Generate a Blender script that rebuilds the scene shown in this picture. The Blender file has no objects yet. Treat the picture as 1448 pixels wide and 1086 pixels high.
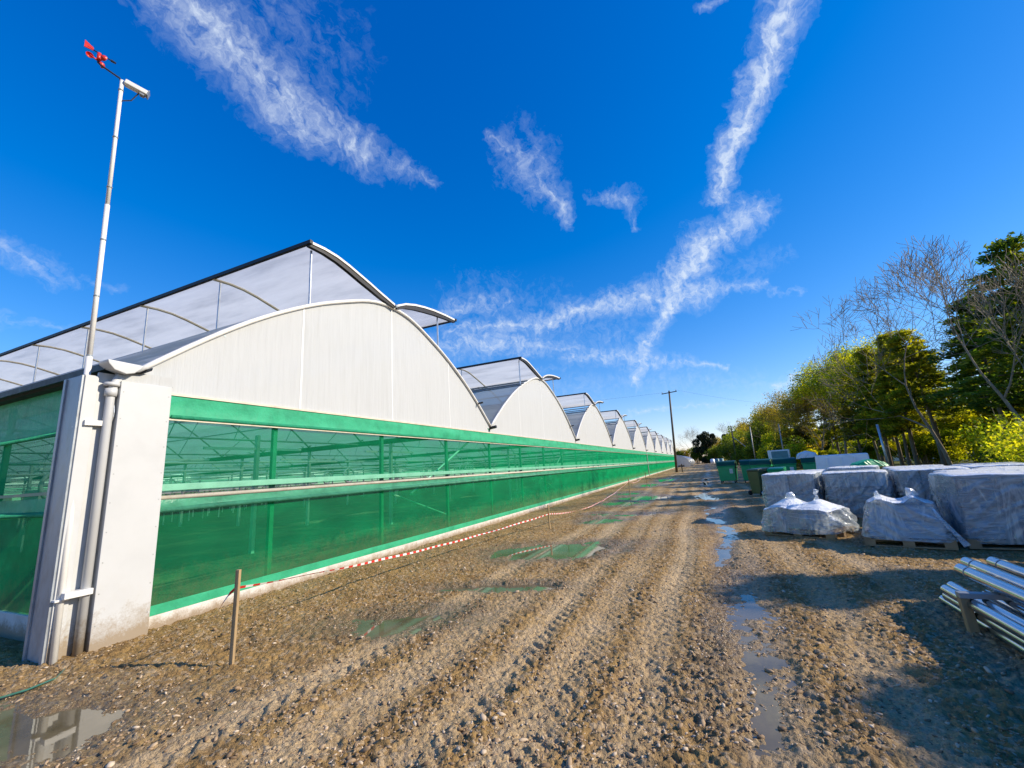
import bpy, math, random
import numpy as np
from mathutils import Vector, Matrix, Euler
R = math.radians
scene = bpy.context.scene
COL = scene.collection
random.seed(7)

# ------------------------------------------------------------------ helpers
def tag(o, label=None, cat=None, group=None, kind=None):
    if label: o['label'] = label
    if cat: o['category'] = cat
    if group: o['group'] = group
    if kind: o['kind'] = kind
    return o

def empty(name, loc=(0, 0, 0), rz=0.0):
    o = bpy.data.objects.new(name, None); COL.objects.link(o)
    o.location = loc; o.rotation_euler = (0, 0, rz); o.empty_display_size = .2
    return o

def link(name, me, mat=None, parent=None, smooth=False):
    o = bpy.data.objects.new(name, me); COL.objects.link(o)
    if mat is not None:
        for m in (mat if isinstance(mat, (list, tuple)) else [mat]): me.materials.append(m)
    if parent is not None: o.parent = parent
    if smooth and len(me.polygons):
        me.polygons.foreach_set('use_smooth', np.ones(len(me.polygons), dtype=bool))
    return o

def np_mesh(name, V, F):
    """V (n,3) array; F (m,k) int array of equal-size faces"""
    me = bpy.data.meshes.new(name)
    V = np.ascontiguousarray(V, dtype=np.float32); F = np.ascontiguousarray(F, dtype=np.int32)
    m, k = F.shape
    me.vertices.add(len(V)); me.vertices.foreach_set('co', V.ravel())
    me.loops.add(m*k); me.loops.foreach_set('vertex_index', F.ravel())
    me.polygons.add(m); me.polygons.foreach_set('loop_start', np.arange(0, m*k, k, dtype=np.int32))
    me.polygons.foreach_set('loop_total', np.full(m, k, dtype=np.int32))
    me.update(calc_edges=True); me.validate()
    return me

def grid_faces(nu, nv, closed_u=False):
    """vertex index = u*nv + v"""
    us = np.arange(nu if closed_u else nu-1); vs = np.arange(nv-1)
    U, Vv = np.meshgrid(us, vs, indexing='ij'); U = U.ravel(); Vv = Vv.ravel(); U2 = (U+1) % nu
    return np.stack([U*nv+Vv, U2*nv+Vv, U2*nv+Vv+1, U*nv+Vv+1], 1)

class MB:
    def __init__(s): s.v = []; s.f = []
    def add(s, vs, fs):
        n = len(s.v); s.v += [tuple(map(float, a)) for a in vs]; s.f += [tuple(i+n for i in f) for f in fs]; return s
    def box(s, x0, y0, z0, x1, y1, z1, taper=0.0, M=None):
        t = taper
        vs = [(x0+t, y0+t, z0), (x1-t, y0+t, z0), (x1-t, y1-t, z0), (x0+t, y1-t, z0), (x0, y0, z1), (x1, y0, z1), (x1, y1, z1), (x0, y1, z1)]
        if M is not None: vs = [M @ Vector(v) for v in vs]
        return s.add(vs, [(3, 2, 1, 0), (4, 5, 6, 7), (0, 1, 5, 4), (1, 2, 6, 5), (2, 3, 7, 6), (3, 0, 4, 7)])
    def tube(s, pts, r, n=8, cap=True):
        pts = [Vector(p) for p in pts]; m = len(pts)
        rs = list(r) if hasattr(r, '__len__') else [r]*m
        base = len(s.v); up = None
        for i, p in enumerate(pts):
            d = (pts[min(i+1, m-1)]-pts[max(i-1, 0)]).normalized()
            if up is None or abs(up.dot(d)) > .98:
                up = Vector((0, 0, 1)) if abs(d.z) < .9 else Vector((1, 0, 0))
            a = d.cross(up).normalized(); b = a.cross(d); up = b
            for k in range(n):
                t = 2*math.pi*k/n; q = p+(a*math.cos(t)+b*math.sin(t))*rs[i]; s.v.append(tuple(q))
        for i in range(m-1):
            for k in range(n):
                k2 = (k+1) % n
                s.f.append((base+i*n+k, base+i*n+k2, base+(i+1)*n+k2, base+(i+1)*n+k))
        if cap:
            s.f.append(tuple(base+k for k in range(n))[::-1]); s.f.append(tuple(base+(m-1)*n+k for k in range(n)))
        return s
    def build(s, name, mat=None, parent=None, smooth=False, bevel=0, seg=2):
        me = bpy.data.meshes.new(name); me.from_pydata(s.v, [], s.f); me.update()
        o = link(name, me, mat, parent, smooth)
        if bevel:
            b = o.modifiers.new('bevel', 'BEVEL'); b.width = bevel; b.segments = seg; b.limit_method = 'ANGLE'; b.angle_limit = R(40)
            me.polygons.foreach_set('use_smooth', np.ones(len(me.polygons), dtype=bool)) if len(me.polygons) else None
            w = o.modifiers.new('wn', 'WEIGHTED_NORMAL'); w.keep_sharp = False
        return o

def dup(root, name=None, loc=None, rz=None, label=None, scale=None):
    r = root.copy(); COL.objects.link(r)
    for ch in list(root.children):
        c = ch.copy(); COL.objects.link(c); c.parent = r
        for g in list(ch.children):
            d = g.copy(); COL.objects.link(d); d.parent = c
    if loc is not None: r.location = loc
    if rz is not None: r.rotation_euler = (0, 0, rz)
    if label: r['label'] = label
    if scale is not None: r.scale = scale if hasattr(scale, '__len__') else (scale,)*3
    return r

# ------------------------------------------------------------------ noise (numpy)
def _h(ix, iy, seed):
    n = (ix.astype(np.int64)*374761393 + iy.astype(np.int64)*668265263 + seed*1442695041) & 0xFFFFFFFF
    n = ((n ^ (n >> 13))*1274126177) & 0xFFFFFFFF
    n = ((n ^ (n >> 16))*2246822519) & 0xFFFFFFFF
    return ((n ^ (n >> 15)) & 0xFFFFFF)/float(0xFFFFFF)
def vn(x, y, seed=0):
    xi = np.floor(x); yi = np.floor(y); fx = x-xi; fy = y-yi
    u = fx*fx*fx*(fx*(fx*6-15)+10); v = fy*fy*fy*(fy*(fy*6-15)+10)
    xi = xi.astype(np.int64); yi = yi.astype(np.int64)
    a = _h(xi, yi, seed); b = _h(xi+1, yi, seed); c = _h(xi, yi+1, seed); d = _h(xi+1, yi+1, seed)
    return (a*(1-u)+b*u)*(1-v)+(c*(1-u)+d*u)*v*1.0
def fbm(x, y, seed=0, o=4, g=.5):
    s = 0; a = 1; t = 0
    for i in range(o):
        s = s+a*(vn(x, y, seed+i*17)-.5); t += a; a *= g; c, sn = .8, .6
        x, y = (x*c-y*sn)*2.03, (x*sn+y*c)*2.03
    return s/t*2
def ridge(x, y, seed=0): return 1-np.abs(vn(x, y, seed)*2-1)*1.0

# ------------------------------------------------------------------ materials
def newmat(name):
    m = bpy.data.materials.new(name); m.use_nodes = True; nt = m.node_tree; nt.nodes.clear()
    out = nt.nodes.new('ShaderNodeOutputMaterial'); return m, nt, out
def N(nt, t, **kw):
    n = nt.nodes.new(t)
    for k, v in kw.items():
        if k == 'inp':
            for kk, vv in v.items(): n.inputs[kk].default_value = vv
        else: setattr(n, k, v)
    return n
def L(nt, a, b): nt.links.new(a, b)
def ramp(nt, fac, stops, interp='LINEAR'):
    r = nt.nodes.new('ShaderNodeValToRGB'); cr = r.color_ramp; cr.interpolation = interp
    while len(cr.elements) < len(stops): cr.elements.new(.5)
    for e, (p, c) in zip(cr.elements, stops):
        e.position = p; e.color = (c if hasattr(c, '__len__') else (c, c, c))+((1,) if (not hasattr(c, '__len__') or len(c) == 3) else ())
    L(nt, fac, r.inputs[0]); return r.outputs[0]
def noise(nt, scale, detail=4, rough=.55, vec=None, stretch=None, coord='Object'):
    tc = N(nt, 'ShaderNodeTexCoord'); src = tc.outputs[coord]
    if stretch:
        mp = N(nt, 'ShaderNodeMapping', inp={'Scale': stretch}); L(nt, src, mp.inputs[0]); src = mp.outputs[0]
    n = N(nt, 'ShaderNodeTexNoise', inp={'Scale': scale, 'Detail': detail, 'Roughness': rough}); L(nt, src, n.inputs['Vector'])
    return n.outputs[0]
def mixc(nt, f, a, b, blend='MIX'):
    m = N(nt, 'ShaderNodeMix', data_type='RGBA', blend_type=blend)
    for s, v in ((0, f), (6, a), (7, b)):
        if isinstance(v, bpy.types.NodeSocket): L(nt, v, m.inputs[s])
        else: m.inputs[s].default_value = v if s == 0 else (tuple(v)+(1,) if len(v) == 3 else v)
    return m.outputs[2]
def math_(nt, op, a, b=None, clamp=False):
    m = N(nt, 'ShaderNodeMath', operation=op, use_clamp=clamp)
    for i, v in enumerate((a, b)):
        if v is None: continue
        if isinstance(v, bpy.types.NodeSocket): L(nt, v, m.inputs[i])
        else: m.inputs[i].default_value = v
    return m.outputs[0]

def mudline(nt, h):
    """mud thrown up from the ground: ragged, fading out at height h"""
    g = N(nt, 'ShaderNodeNewGeometry'); sp = N(nt, 'ShaderNodeSeparateXYZ'); L(nt, g.outputs['Position'], sp.inputs[0])
    n = noise(nt, 7, 6, .7, coord='Object'); n2 = noise(nt, 45, 3, .7, coord='Object')
    lv = math_(nt, 'DIVIDE', sp.outputs[2], h)
    v = math_(nt, 'ADD', math_(nt, 'MULTIPLY', n, 1.5), math_(nt, 'MULTIPLY', n2, .9))
    return ramp(nt, math_(nt, 'SUBTRACT', v, lv), [(.30, 0.0), (.75, .55), (1.05, .85)])
def simple(name, col, rough=.6, metal=0.0, var=.12, nscale=6, bump=.0, bscale=30, dirt=None, stretch=None, spec=.5, splash=None):
    """principled with blotchy colour variation, roughness variation and optional bump / dirt"""
    m, nt, out = newmat(name)
    p = N(nt, 'ShaderNodeBsdfPrincipled', inp={'Roughness': rough, 'Metallic': metal}); p.inputs['Specular IOR Level'].default_value = spec
    f = noise(nt, nscale, 5, .6, stretch=stretch)
    lo = tuple(c*(1-var*1.6) for c in col); hi = tuple(min(1, c*(1+var)) for c in col)
    c = ramp(nt, f, [(.25, lo), (.5, col), (.78, hi)])
    if dirt:
        d = noise(nt, nscale*.55, 6, .7, stretch=stretch)
        c = mixc(nt, ramp(nt, d, [(.52, 0.0), (.75, dirt[1])]), c, dirt[0])
    if splash:
        c = mixc(nt, mudline(nt, splash[0]), c, splash[1])
    L(nt, c, p.inputs['Base Color'])
    L(nt, ramp(nt, f, [(.2, rough*.8), (.8, min(1, rough*1.2))]), p.inputs['Roughness'])
    if bump:
        b = N(nt, 'ShaderNodeBump', inp={'Strength': bump, 'Distance': .02}); L(nt, noise(nt, bscale, 4, .6, stretch=stretch), b.inputs['Height']); L(nt, b.outputs[0], p.inputs['Normal'])
    L(nt, p.outputs[0], out.inputs[0]); return m

def sheet(name, col, transp=.2, transl=.5, rough=.5, stretch=None, nscale=5, var=.08, bump=.15, bscale=8, tcol=(1, 1, 1), gloss=.1, dirt=None):
    """thin plastic sheet: diffuse + translucent + transparent + a little gloss"""
    m, nt, out = newmat(name)
    f = noise(nt, nscale, 5, .6, stretch=stretch)
    c = ramp(nt, f, [(.25, tuple(x*(1-var*1.8) for x in col)), (.5, col), (.75, tuple(min(1, x*(1+var)) for x in col))])
    if dirt:
        c = mixc(nt, ramp(nt, noise(nt, nscale*.4, 7, .7, stretch=stretch), [(.5, 0.0), (.78, dirt[1])]), c, dirt[0])
    b = N(nt, 'ShaderNodeBump', inp={'Strength': bump, 'Distance': .03}); L(nt, noise(nt, bscale, 4, .6, stretch=stretch), b.inputs['Height'])
    d = N(nt, 'ShaderNodeBsdfDiffuse'); L(nt, c, d.inputs[0]); L(nt, b.outputs[0], d.inputs['Normal'])
    t = N(nt, 'ShaderNodeBsdfTranslucent'); L(nt, c, t.inputs[0]); L(nt, b.outputs[0], t.inputs['Normal'])
    g = N(nt, 'ShaderNodeBsdfGlossy', inp={'Roughness': rough}); L(nt, b.outputs[0], g.inputs['Normal'])
    tr = N(nt, 'ShaderNodeBsdfTransparent'); tr.inputs[0].default_value = tuple(tcol)+(1,)
    m1 = N(nt, 'ShaderNodeMixShader', inp={0: transl}); L(nt, d.outputs[0], m1.inputs[1]); L(nt, t.outputs[0], m1.inputs[2])
    lw = N(nt, 'ShaderNodeLayerWeight', inp={'Blend': .5}); L(nt, b.outputs[0], lw.inputs['Normal'])
    gf = math_(nt, 'MULTIPLY', math_(nt, 'ADD', math_(nt, 'MULTIPLY', math_(nt, 'POWER', lw.outputs['Facing'], 4.0), .8), .05), min(1.0, gloss*1.8), True)
    m2 = N(nt, 'ShaderNodeMixShader'); L(nt, gf, m2.inputs[0]); L(nt, m1.outputs[0], m2.inputs[1]); L(nt, g.outputs[0], m2.inputs[2])
    m3 = N(nt, 'ShaderNodeMixShader', inp={0: transp}); L(nt, m2.outputs[0], m3.inputs[1]); L(nt, tr.outputs[0], m3.inputs[2])
    L(nt, m3.outputs[0], out.inputs[0]); return m

def net_mat(name, col, open0, open1, tint=(.80, 1, .90)):
    """woven mesh: its threads cover more of what lies behind the flatter one looks along it"""
    m, nt, out = newmat(name)
    f = noise(nt, 2.2, 6, .6, stretch=(1, .35, 1)); f2 = noise(nt, 9, 3, .6, stretch=(1, 1, .12))
    c = ramp(nt, f, [(.3, tuple(x*.78 for x in col)), (.55, col), (.75, tuple(min(1, x*1.25) for x in col))])
    dm = mudline(nt, .75); c = mixc(nt, math_(nt, 'MULTIPLY', dm, .75), c, (.20, .22, .11))
    b = N(nt, 'ShaderNodeBump', inp={'Strength': .25, 'Distance': .03}); L(nt, f2, b.inputs['Height'])
    d = N(nt, 'ShaderNodeBsdfDiffuse'); L(nt, c, d.inputs[0]); L(nt, b.outputs[0], d.inputs['Normal'])
    t = N(nt, 'ShaderNodeBsdfTranslucent'); L(nt, c, t.inputs[0])
    m1 = N(nt, 'ShaderNodeMixShader', inp={0: .35}); L(nt, d.outputs[0], m1.inputs[1]); L(nt, t.outputs[0], m1.inputs[2])
    tr = N(nt, 'ShaderNodeBsdfTransparent'); tr.inputs[0].default_value = tuple(tint)+(1,)
    lw = N(nt, 'ShaderNodeLayerWeight', inp={'Blend': .5})
    o = ramp(nt, lw.outputs['Facing'], [(0, open0), (.35, open0*.96), (.62, open0*.68+open1*.32), (.9, open1)])
    o = math_(nt, 'ADD', o, math_(nt, 'MULTIPLY', math_(nt, 'SUBTRACT', f, .5), -.22), True)
    o = math_(nt, 'SUBTRACT', o, math_(nt, 'MULTIPLY', dm, .16), True)
    m3 = N(nt, 'ShaderNodeMixShader'); L(nt, o, m3.inputs[0]); L(nt, m1.outputs[0], m3.inputs[1]); L(nt, tr.outputs[0], m3.inputs[2])
    L(nt, m3.outputs[0], out.inputs[0]); return m

def leaf_mat(name, cols, transl=.4, nscale=.9):
    m, nt, out = newmat(name)
    at = N(nt, 'ShaderNodeAttribute', attribute_name='tone')
    c = ramp(nt, at.outputs['Fac'], [(0, cols[0]), (.5, cols[1]), (1, cols[2])])
    d = N(nt, 'ShaderNodeBsdfPrincipled', inp={'Roughness': .55}); d.inputs['Specular IOR Level'].default_value = .3; L(nt, c, d.inputs['Base Color'])
    t = N(nt, 'ShaderNodeBsdfTranslucent'); L(nt, mixc(nt, 1.0, c, (2.2, 2.0, .6), 'MULTIPLY'), t.inputs[0])
    mm = N(nt, 'ShaderNodeMixShader', inp={0: transl}); L(nt, d.outputs[0], mm.inputs[1]); L(nt, t.outputs[0], mm.inputs[2])
    L(nt, mm.outputs[0], out.inputs[0]); return m

M = {}
M['gable'] = sheet('gable_polythene', (.60, .615, .62), transp=.02, transl=.22, stretch=(1, 6, .35), nscale=3, var=.035, bump=.25, bscale=5, gloss=.05, dirt=((.44, .45, .42), .30))
M['roof'] = sheet('roof_polythene', (.47, .52, .56), transp=.15, transl=.55, stretch=(.25, 1, 1), nscale=3, var=.10, bump=.3, bscale=5, gloss=.12)
M['vent'] = sheet('vent_polythene', (.82, .81, .76), transp=.14, transl=.68, stretch=(.2, 1, 1), nscale=2.4, var=.16, bump=.35, bscale=4, gloss=.08)
M['seam'] = simple('clear_tape', (.68, .69, .69), .4, 0, .03, 3)
M['rim'] = simple('white_aluminium', (.72, .71, .68), .42, .0, .05, 8)
M['seal'] = simple('black_rubber', (.012, .012, .014), .55, 0, .2, 10)
M['cream'] = simple('cream_rail', (.62, .56, .44), .5, 0, .12, 5, dirt=((.30, .22, .12), .4))
M['galv'] = simple('galvanised_steel', (.56, .58, .60), .38, .75, .14, 9, .05, 60)
M['galvdark'] = simple('weathered_steel', (.30, .34, .36), .5, .4, .2, 8)
M['whitemetal'] = simple('white_sheet_metal', (.50, .51, .515), .45, 0, .035, 3, .02, 14, dirt=((.42, .39, .33), .22), splash=(.42, (.26, .19, .11)))
M['column'] = simple('shade_toned_column', (.34, .37, .40), .45, .25, .14, 12, .12, 30, dirt=((.16, .13, .10), .55), stretch=(1, 1, .4))  # darker than the white metal: the face's shade is put into this colour
M['plinth'] = simple('concrete_plinth', (.62, .60, .56), .8, 0, .12, 4, .2, 40, dirt=((.26, .19, .12), .35), splash=(.16, (.24, .165, .09)))
M['net'] = net_mat('green_net', (.010, .37, .15), .66, .06, (.50, .96, .80))
M['netlow'] = net_mat('green_net_dense', (.008, .35, .13), .66, .05, (.40, .95, .68))
M['band'] = sheet('green_curtain', (.055, .45, .24), transp=.03, transl=.22, stretch=(1, 1, 1), nscale=3, var=.15, bump=.55, bscale=7, gloss=.12)
M['roll'] = sheet('green_rolled_curtain', (.10, .42, .26), transp=.06, transl=.35, stretch=(1, 1, 1), nscale=4, var=.18, bump=.6, bscale=10, gloss=.25, rough=.3)
M['greenrail'] = simple('green_rail', (.16, .44, .30), .5, 0, .12, 5)
M['frame'] = simple('green_steel_frame', (.09, .22, .16), .5, .2, .18, 5)
M['inpost'] = simple('pale_inner_post', (.60, .62, .58), .5, .3, .15, 5)
M['inwhite'] = simple('white_pipe', (.80, .80, .78), .4, 0, .05, 5)
M['floor'] = simple('greenhouse_soil', (.085, .075, .045), .9, 0, .45, 1.3, .5, 6, dirt=((.34, .28, .12), .8))
M['wood'] = simple('weathered_wood', (.36, .25, .13), .75, 0, .25, 7, .3, 40, stretch=(3, 3, .4))
M['palletwood'] = simple('pallet_wood', (.30, .20, .11), .8, 0, .3, 6, .3, 30)
M['polewood'] = simple('creosoted_pole', (.10, .075, .05), .75, 0, .3, 6, .4, 30, stretch=(3, 3, .3))
M['greymetal'] = simple('dull_metal', (.33, .34, .34), .5, .5, .15, 8)
M['red'] = simple('red_plastic', (.62, .035, .02), .35, 0, .12, 12)
M['blackp'] = simple('black_plastic', (.018, .018, .020), .45, 0, .2, 10)
M['greenbin'] = simple('green_bin_plastic', (.018, .38, .15), .38, 0, .12, 3, .03, 30, dirt=((.10, .11, .07), .25))
M['darklid'] = simple('dark_green_lid', (.007, .065, .028), .42, 0, .15, 4, .03, 30, dirt=((.07, .08, .05), .2))
M['olivebin'] = simple('olive_bin_plastic', (.095, .11, .045), .42, 0, .15, 4)
M['label'] = simple('white_label', (.75, .76, .76), .5, 0, .05, 30)
M['grime'] = simple('label_print', (.25, .27, .28), .5, 0, .05, 30)
M['tyre'] = simple('black_tyre', (.02, .02, .02), .7, 0, .2, 10)
M['whiteplastic'] = simple('white_plastic', (.80, .84, .88), .4, 0, .04, 4, .03, 20, dirt=((.45, .44, .40), .3))
M['tealface'] = simple('teal_board', (.10, .24, .28), .5, 0, .2, 4)
M['eps'] = simple('stacked_panels', (.30, .35, .39), .7, 0, .3, 3, .1, 20)
M['epsdark'] = simple('grey_panels', (.19, .22, .25), .7, 0, .25, 3, .1, 20)
def film_mat(name, t0, t1, col):
    """stretch film: clear where single, whiter along creases where layers pile up, and tops painted sunlit white"""
    m, nt, out = newmat(name)
    tc = N(nt, 'ShaderNodeTexCoord'); oi = N(nt, 'ShaderNodeObjectInfo')
    hs_ = []
    for rot, sc, th in (((.5, .6, .3), (.9, .9, 4.6), 3.0), ((-.7, .4, 1.0), (4.0, 1.1, .9), 2.6), ((.2, -.8, .5), (1.6, 1.6, 8.0), 3.4)):
        mp = N(nt, 'ShaderNodeMapping', inp={'Rotation': rot, 'Scale': sc}); L(nt, tc.outputs['Object'], mp.inputs[0])
        n = N(nt, 'ShaderNodeTexNoise', noise_dimensions='4D', inp={'Scale': 1.0, 'Detail': 4, 'Roughness': .55, 'Distortion': .7}); L(nt, mp.outputs[0], n.inputs['Vector'])
        L(nt, math_(nt, 'MULTIPLY', oi.outputs['Random'], 37.0), n.inputs['W'])
        a = math_(nt, 'ABSOLUTE', math_(nt, 'SUBTRACT', n.outputs[0], .5))
        hs_.append(math_(nt, 'POWER', math_(nt, 'SUBTRACT', 1.0, math_(nt, 'MULTIPLY', a, 5.0), True), th))
    big = noise(nt, 1.6, 3, .5)
    cre = math_(nt, 'MAXIMUM', math_(nt, 'MULTIPLY', hs_[0], ramp(nt, big, [(.35, .15), (.55, 1.0)])), math_(nt, 'MAXIMUM', math_(nt, 'MULTIPLY', hs_[1], ramp(nt, big, [(.45, 1.0), (.62, .15)])), math_(nt, 'MULTIPLY', hs_[2], .55)))
    geo = N(nt, 'ShaderNodeNewGeometry'); sp = N(nt, 'ShaderNodeSeparateXYZ'); L(nt, geo.outputs['Normal'], sp.inputs[0])
    top = ramp(nt, math_(nt, 'ABSOLUTE', sp.outputs[2]), [(.45, 0.0), (.85, 1.0)])
    body = math_(nt, 'ADD', math_(nt, 'MULTIPLY', cre, t1-t0), math_(nt, 'ADD', math_(nt, 'MULTIPLY', big, -.35), 1-t1+.2), True)   # opacity
    op = math_(nt, 'MAXIMUM', math_(nt, 'MAXIMUM', body, math_(nt, 'MULTIPLY', top, .96)), 1-t0-.35, True)
    c = mixc(nt, math_(nt, 'MAXIMUM', cre, top), col, (.90, .93, .95))  # up-facing film whitened: layered film plus sunlight put into the colour
    b = N(nt, 'ShaderNodeBump', inp={'Strength': .55, 'Distance': .03}); L(nt, cre, b.inputs['Height'])
    d = N(nt, 'ShaderNodeBsdfDiffuse'); L(nt, c, d.inputs[0]); L(nt, b.outputs[0], d.inputs['Normal'])
    t = N(nt, 'ShaderNodeBsdfTranslucent'); L(nt, c, t.inputs[0])
    m1 = N(nt, 'ShaderNodeMixShader'); L(nt, math_(nt, 'SUBTRACT', .42, math_(nt, 'MULTIPLY', top, .36)), m1.inputs[0]); L(nt, d.outputs[0], m1.inputs[1]); L(nt, t.outputs[0], m1.inputs[2])
    tr = N(nt, 'ShaderNodeBsdfTransparent'); tr.inputs[0].default_value = (.93, .96, .98, 1)
    m2 = N(nt, 'ShaderNodeMixShader'); L(nt, op, m2.inputs[0]); L(nt, tr.outputs[0], m2.inputs[1]); L(nt, m1.outputs[0], m2.inputs[2])
    g = N(nt, 'ShaderNodeBsdfGlossy', inp={'Roughness': .10}); L(nt, b.outputs[0], g.inputs['Normal'])
    lw = N(nt, 'ShaderNodeLayerWeight', inp={'Blend': .5}); L(nt, b.outputs[0], lw.inputs['Normal'])
    gf = math_(nt, 'ADD', math_(nt, 'MULTIPLY', math_(nt, 'POWER', lw.outputs['Facing'], 5.0), .40), .07, True)
    m3 = N(nt, 'ShaderNodeMixShader'); L(nt, gf, m3.inputs[0]); L(nt, m2.outputs[0], m3.inputs[1]); L(nt, g.outputs[0], m3.inputs[2])
    L(nt, m3.outputs[0], out.inputs[0]); return m
M['film'] = film_mat('stretch_film', .44, .97, (.70, .80, .90))
M['bag'] = film_mat('bag_film', .36, .95, (.66, .78, .92))
M['pipe'] = simple('galvanised_pipe', (.60, .62, .64), .20, 1.0, .12, 9, .02, 40, dirt=((.36, .35, .32), .3), stretch=(1, .25, 1))
M['bark'] = simple('tree_bark', (.15, .115, .075), .85, 0, .35, 5, .6, 18, stretch=(2, 2, .5))
M['palebark'] = simple('pale_bark', (.25, .20, .14), .8, 0, .35, 6, .5, 18, stretch=(2, 2, .5))
M['twig'] = simple('bare_twigs', (.27, .20, .13), .8, 0, .25, 3)
M['pine'] = leaf_mat('pine_needles', ((.020, .055, .010), (.065, .125, .018), (.24, .28, .03)), .48)
M['larch'] = leaf_mat('olive_needles', ((.065, .085, .014), (.17, .175, .022), (.34, .30, .035)), .5)
M['glow'] = leaf_mat('young_needles', ((.07, .10, .012), (.19, .21, .018), (.36, .35, .03)), .6)
M['spring'] = leaf_mat('spring_leaves', ((.08, .15, .010), (.24, .29, .016), (.44, .43, .03)), .65)
M['ochre'] = leaf_mat('budding_leaves', ((.11, .095, .02), (.26, .22, .03), (.40, .32, .05)), .6)
M['hedge'] = leaf_mat('hedge_leaves', ((.04, .08, .008), (.11, .16, .014), (.22, .26, .025)), .5)
M['fardark'] = leaf_mat('far_leaves', ((.020, .030, .012), (.035, .045, .015), (.06, .06, .02)), .2)

# ------------------------------------------------------------------ camera
cam = bpy.data.cameras.new('camera'); co = bpy.data.objects.new('camera', cam); COL.objects.link(co)
CAM = (6.3606, -2.6637, 1.6)
yaw, pitch, roll = 0.40779, 0.20055, -0.0625
f_ = Vector((-math.sin(yaw)*math.cos(pitch), math.cos(yaw)*math.cos(pitch), math.sin(pitch)))
r_ = Vector((math.cos(yaw), math.sin(yaw), 0)); u_ = r_.cross(f_)
r2 = r_*math.cos(roll)+u_*math.sin(roll); u2 = -r_*math.sin(roll)+u_*math.cos(roll)
co.matrix_world = Matrix(((r2.x, u2.x, -f_.x, CAM[0]), (r2.y, u2.y, -f_.y, CAM[1]), (r2.z, u2.z, -f_.z, CAM[2]), (0, 0, 0, 1)))
cam.sensor_width = 36; cam.lens = 603.55/1448*36; cam.clip_start = .05; cam.clip_end = 4000
scene.camera = co

# ------------------------------------------------------------------ sky + sun
SUN_AZ, SUN_EL = R(16), R(30)          # azimuth from +X towards +Y
sd = bpy.data.lights.new('sun', 'SUN'); so = bpy.data.objects.new('sun', sd); COL.objects.link(so)
sd.energy = 5.0; sd.angle = R(.5); sd.color = (1.0, .88, .69)
sv = Vector((math.cos(SUN_AZ)*math.cos(SUN_EL), math.sin(SUN_AZ)*math.cos(SUN_EL), math.sin(SUN_EL)))
so.rotation_euler = sv.to_track_quat('Z', 'Y').to_euler(); so.location = (60, 20, 40)

w = bpy.data.worlds.new('World'); scene.world = w; w.use_nodes = True
nt = w.node_tree; nt.nodes.clear()
wo = N(nt, 'ShaderNodeOutputWorld'); bg = N(nt, 'ShaderNodeBackground', inp={'Strength': .098}); L(nt, bg.outputs[0], wo.inputs[0])
sky = N(nt, 'ShaderNodeTexSky', sky_type='NISHITA', sun_disc=False, sun_elevation=SUN_EL, sun_rotation=R(90)-SUN_AZ)
sky.air_density = 1.0; sky.dust_density = .15; sky.ozone_density = 2.0; sky.altitude = 200
hs = N(nt, 'ShaderNodeHueSaturation', inp={'Hue': .5, 'Saturation': 1.20, 'Value': 1.0}); L(nt, mixc(nt, 1.0, sky.outputs[0], (.98, 1.06, 1.60), 'MULTIPLY'), hs.inputs['Color'])
tc = N(nt, 'ShaderNodeTexCoord')
sep = N(nt, 'ShaderNodeSeparateXYZ'); L(nt, tc.outputs['Generated'], sep.inputs[0])
den = math_(nt, 'ADD', math_(nt, 'MAXIMUM', sep.outputs[2], -.2), 1.0)
inv = math_(nt, 'DIVIDE', 1.0, den)
def vm(op, a, b=None, scale=None):
    n = N(nt, 'ShaderNodeVectorMath', operation=op)
    for i, v in enumerate((a, b)):
        if v is None: continue
        if isinstance(v, bpy.types.NodeSocket): L(nt, v, n.inputs[i])
        else: n.inputs[i].default_value = v
    if scale is not None:
        if isinstance(scale, bpy.types.NodeSocket): L(nt, scale, n.inputs['Scale'])
        else: n.inputs['Scale'].default_value = scale
    return n
flat = vm('MULTIPLY', tc.outputs['Generated'], (1, 1, 0)).outputs[0]
P0 = vm('SCALE', flat, None, inv).outputs[0]
def skynoise(vec, sc, det, ro, dist=0.0):
    n = N(nt, 'ShaderNodeTexNoise', inp={'Scale': sc, 'Detail': det, 'Roughness': ro, 'Distortion': dist}); L(nt, vec, n.inputs['Vector']); return n
w1 = vm('SCALE', vm('SUBTRACT', skynoise(P0, 16, 4, .55).outputs['Color'], (.5, .5, .5)).outputs[0], None, .052).outputs[0]
w2 = vm('SCALE', vm('SUBTRACT', skynoise(P0, 70, 3, .6).outputs['Color'], (.5, .5, .5)).outputs[0], None, .018).outputs[0]
PW = vm('MULTIPLY', vm('ADD', vm('ADD', P0, w1).outputs[0], w2).outputs[0], (1, 1, 0)).outputs[0]
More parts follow.
